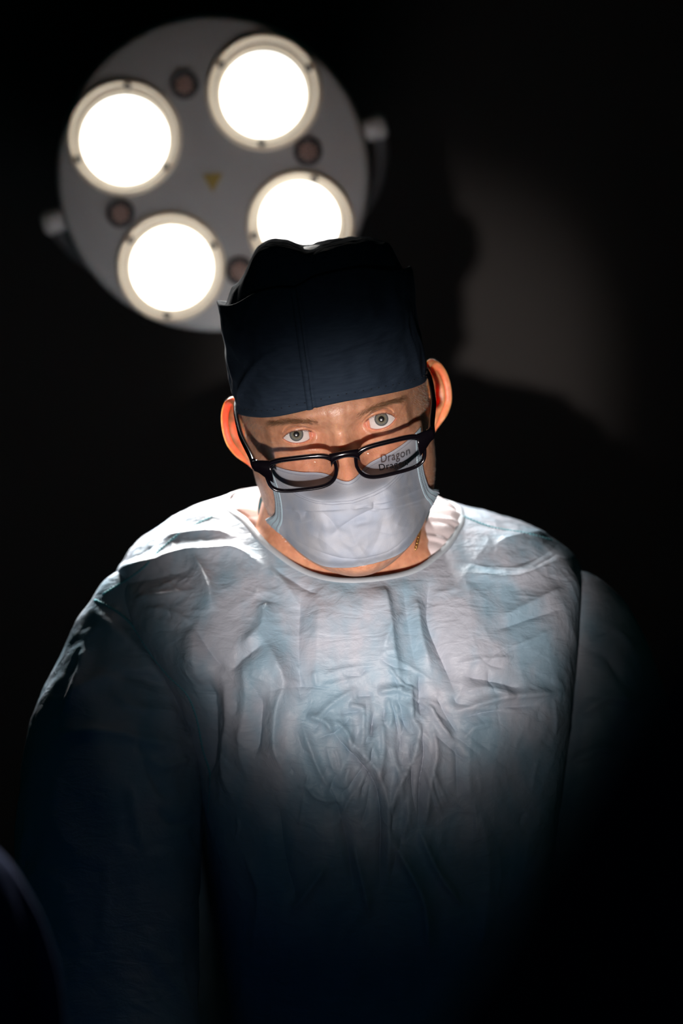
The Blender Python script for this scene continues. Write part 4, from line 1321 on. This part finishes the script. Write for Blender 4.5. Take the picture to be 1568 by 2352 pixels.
# ------------------------------------------------------------------ the operating lamp
LY = 2.32; LS = LY / F                  # metres per pixel at the lamp
LC = at(485, 398, LY)
lamp = empty('operating_lamp', tuple(LC), 'round grey four-lens operating lamp glowing behind the surgeon', 'lamp')
lamp.rotation_euler = (math.radians(4), 0, math.radians(-4))
bpy.context.view_layer.update()
M['lampgrey'] = mat('lamp_enamel', (0.36, 0.36, 0.345), 0.45); add_noise_bump(M['lampgrey'], 40, 0.05)
M['lampdark'] = mat('lamp_dark', (0.05, 0.05, 0.05), 0.5)
M['bezel'] = mat('frosted_bezel', (0.85, 0.74, 0.56), 0.4)
M['copper'] = mat('sensor_copper', (0.55, 0.36, 0.29), 0.5)
M['sign'] = mat('warning_sign', (0.30, 0.22, 0.05), 0.6)
el = bpy.data.materials.new('lamp_light'); el.use_nodes = True
N, L, b = nodes(el); b.inputs['Base Color'].default_value = (0.8, 0.8, 0.8, 1)
b.inputs['Emission Color'].default_value = (1.0, 0.985, 0.95, 1); b.inputs['Emission Strength'].default_value = 4.0
M['led'] = el


def lampart(name, V, f, m, parent=None, off=(0, 0, 0), label=None):
    o = raw_mesh(name, V, f, m, parent or lamp); o.location = off
    fix_normals(o)
    if label: o['label'] = label
    return o


R0 = 362 * LS
V, f = lathe([(0.0005, 0.0), (R0 * 0.5, 0.0), (R0 * 0.955, 0.0), (R0 * 0.985, 0.002), (R0, 0.008), (R0, 0.03), (R0 * 0.97, 0.05), (R0 * 0.8, 0.075), (R0 * 0.4, 0.09), (0.0005, 0.092)], 128)
housing = lampart('housing', V, f, M['lampgrey'])


def lp(px_, py_):
    return np.array([(px_ - 485) * LS, 0, (398 - py_) * LS])


for cx, cy, rr, bx, by, br in ((287, 325, 108, 285, 315, 133), (605, 226, 104, 608, 215, 133), (685, 505, 98, 690, 518, 124), (393, 614, 102, 390, 612, 126)):
    c0 = lp(bx, by); r_ = br * LS; ri = rr * LS * 0.93
    V, f = lathe([(ri * 1.0, -0.0005), (ri * 1.03, -0.0015), ((r_ + ri) / 2, 0.0005), (r_ * 0.92, -0.0045), (r_ * 0.96, -0.0055), (r_, -0.003), (r_, 0.002)], 72)
    bz = lampart('bezel', V, f, M['bezel'], off=tuple(c0))
    dr = (lp(cx, cy) - c0) * 0.6
    V, f = lathe([(ri * k, -0.014 * math.sqrt(max(1 - k * k, 0)) - 0.0012) for k in (0.002, 0.2, 0.4, 0.6, 0.75, 0.87, 0.95, 0.99)] + [(ri, 0.0)], 72)
    ln = lampart('lens', V, f, M['led'], off=tuple(c0 + dr), label='brightly lit white lens')
    # four dark clips of the bezel
    for k in range(3):
        a_ = 0.7 + k * 2.1 + cx * 0.01
        V, f = lathe([(0.0005, -0.0035), (0.003, -0.003), (0.0035, 0.0)], 12)
        sc = lampart('clip', V, f, M['lampdark'], bz, ((r_ + ri) / 2 * math.cos(a_), -0.0035, (r_ + ri) / 2 * math.sin(a_)))
    # the light this lens throws on the field
    ld = bpy.data.lights.new('lamp_beam', 'SPOT'); lo_ = bpy.data.objects.new('lamp_beam', ld); link(lo_, lamp)
    ld.energy = 30; ld.color = (1.0, 0.99, 0.96); ld.spot_size = math.radians(52); ld.spot_blend = 0.8; ld.shadow_soft_size = 0.03
    lo_.location = tuple(c0 + dr + np.array([0, -0.045, 0]))
    tgt = lamp.matrix_world.inverted() @ Vector(at(600, 1230, 1.92))
    lo_.rotation_euler = (tgt - lo_.location).to_track_quat('-Z', 'Y').to_euler()
for sx, sy in ((425, 196), (708, 351), (274, 488), (549, 622)):
    c0 = lp(sx, sy); r_ = 34 * LS
    V, f = lathe([(r_ * 0.72, 0.0), (r_ * 0.75, -0.003), (r_ * 0.95, -0.003), (r_, 0.0)], 40)
    sr = lampart('sensor_ring', V, f, M['lampdark'], off=tuple(c0))
    V, f = lathe([(0.0003, -0.0004), (r_ * 0.72, -0.0004), (r_ * 0.73, 0.0)], 32)
    lampart('sensor_face', V, f, M['lampdark'], sr)
    parts_ = []
    for i in range(-3, 4):
        for j in range(-3, 4):
            hx = (i + 0.5 * (j % 2)) * r_ * 0.21; hz = j * r_ * 0.185
            if math.hypot(hx, hz) < r_ * 0.62:
                v_, f_ = lathe([(0.0002, -0.0018), (r_ * 0.075, -0.0015), (r_ * 0.085, -0.0004)], 8)
                parts_.append((v_ + np.array([hx, 0, hz]), f_))
    V, f = merge(parts_); sg = lampart('sensor_studs', V, f, M['copper'], sr); sg['kind'] = 'stuff'
# warning triangle, point down
tri = [lp(465, 400), lp(512, 398), lp(488, 442)]
cen_ = sum(tri) / 3
P = np.array([[p + np.array([0, 0, 0]) for p in tri], [p + np.array([0, -0.0012, 0]) for p in tri], [cen_ + (p - cen_) * 0.9 + np.array([0, -0.0014, 0]) for p in tri]])
V, f = loft(P); o = raw_mesh('warning_triangle', V, f, M['sign'], lamp, smooth=False); fix_normals(o)
# yoke, pivots and the arm to the wall
ax = unit(np.array([865 - 110, 0, 510 - 300.0])); dn = unit(np.cross(ax, [0, 1.0, 0])); dn = dn if dn[2] < 0 else -dn
rad_ = 392 * LS
a_ = np.linspace(0, np.pi, 48); side_dir = unit(dn * 0.62 + np.array([0, 0.78, 0]))
yk = np.array([ax * math.cos(t_) * rad_ + side_dir * math.sin(t_) * rad_ * 0.98 + np.array([0, 0.02, 0]) for t_ in a_])
V, f = tube(yk, 0.009, 14); lampart('yoke', V, f, M['lampdark'])
for sgn_ in (-1, 1):
    V, f = tube(np.array([ax * sgn_ * (R0 - 0.004), ax * sgn_ * (rad_ + 0.006), ax * sgn_ * (rad_ + 0.010)]) + np.array([0, 0.02, 0]), np.array([0.011, 0.013, 0.009]), 20)
    lampart('pivot', V, f, M['lampgrey'])
mid = yk[24]
wall_l = np.array(lamp.matrix_world.inverted() @ Vector((LC[0] - 0.02, WALL_Y, LC[2] + 0.02)))
V, f = tube(smooth_path([mid, mid + np.array([0, 0.05, 0.02]), wall_l * 0.6 + mid * 0.4, wall_l], 30), 0.016, 18); lampart('arm', V, f, M['lampdark'])
V, f = tube(np.array([wall_l + [0, -0.03, 0], wall_l + [0, -0.025, 0], wall_l]), np.array([0.045, 0.06, 0.06]), 40); lampart('wall_plate', V, f, M['lampdark'])

# ------------------------------------------------------------------ blurred drapes in the foreground
dm = mat('navy_drape', (0.003, 0.020, 0.10), 0.95, **{'Specular IOR Level': 0.05}); add_noise_bump(dm, 120, 0.3, 0.002)
M['drape'] = dm


def drape(name, cx, Y, edge, seed, label):
    """cloth hanging in folds from a peak to the floor; edge: (py, px of the side that faces the picture)"""
    side = 1 if edge[-1][1] > cx else -1
    rows_ = []
    e = np.array(edge, float)
    c0 = at(cx, 1176, Y)
    zs = np.concatenate([at(0, 0, Y)[2] * 0 + CAMZ + (1176 - np.linspace(e[0, 0], e[-1, 0], 90)) / F * Y])
    pr = np.abs(pchip(e[:, 0], e[:, 1], np.linspace(e[0, 0], e[-1, 0], 90)) - cx) / F * Y
    zz = np.linspace(zs[-1], 0.004, 60)[1:]
    rr = pr[-1] + (zs[-1] - zz) * 0.0
    Z_ = np.concatenate([zs, zz]); Rr = np.concatenate([pr, rr])
    a_ = np.linspace(0, 2 * np.pi, 160, endpoint=False)
    P = []
    for k, (z_, r_) in enumerate(zip(Z_, Rr)):
        t_ = sstep(k, 0, 60)
        fold_ = 1 + t_ * (0.07 * np.sin(a_ * 9 + seed + 1.5 * np.sin(a_ * 2)) + 0.04 * np.sin(a_ * 17 + seed * 2 + z_ * 3))
        P.append(np.stack([c0[0] + r_ * fold_ * np.cos(a_), Y + r_ * fold_ * np.sin(a_), np.full(160, z_)], -1))
    V, f = loft(np.array(P))
    o = raw_mesh(name, V, f, M['drape']); fix_normals(o)
    return tag(o, label, 'drape')


drape('surgical_drape', 1830, 0.60, [(1330, 1815), (1400, 1670), (1480, 1570), (1650, 1455), (1800, 1375), (2030, 1255), (2200, 1165), (2352, 1080), (2600, 1010), (2900, 990)], 0.4,
      'dark navy surgical drape sloping out of focus in the lower right foreground')
drape('surgical_drape', -190, 1.25, [(1880, -175), (1930, -40), (2030, 50), (2150, 98), (2280, 118), (2400, 122), (2700, 130)], 2.1,
      'dark navy surgical drape bulging out of focus in the lower left corner')
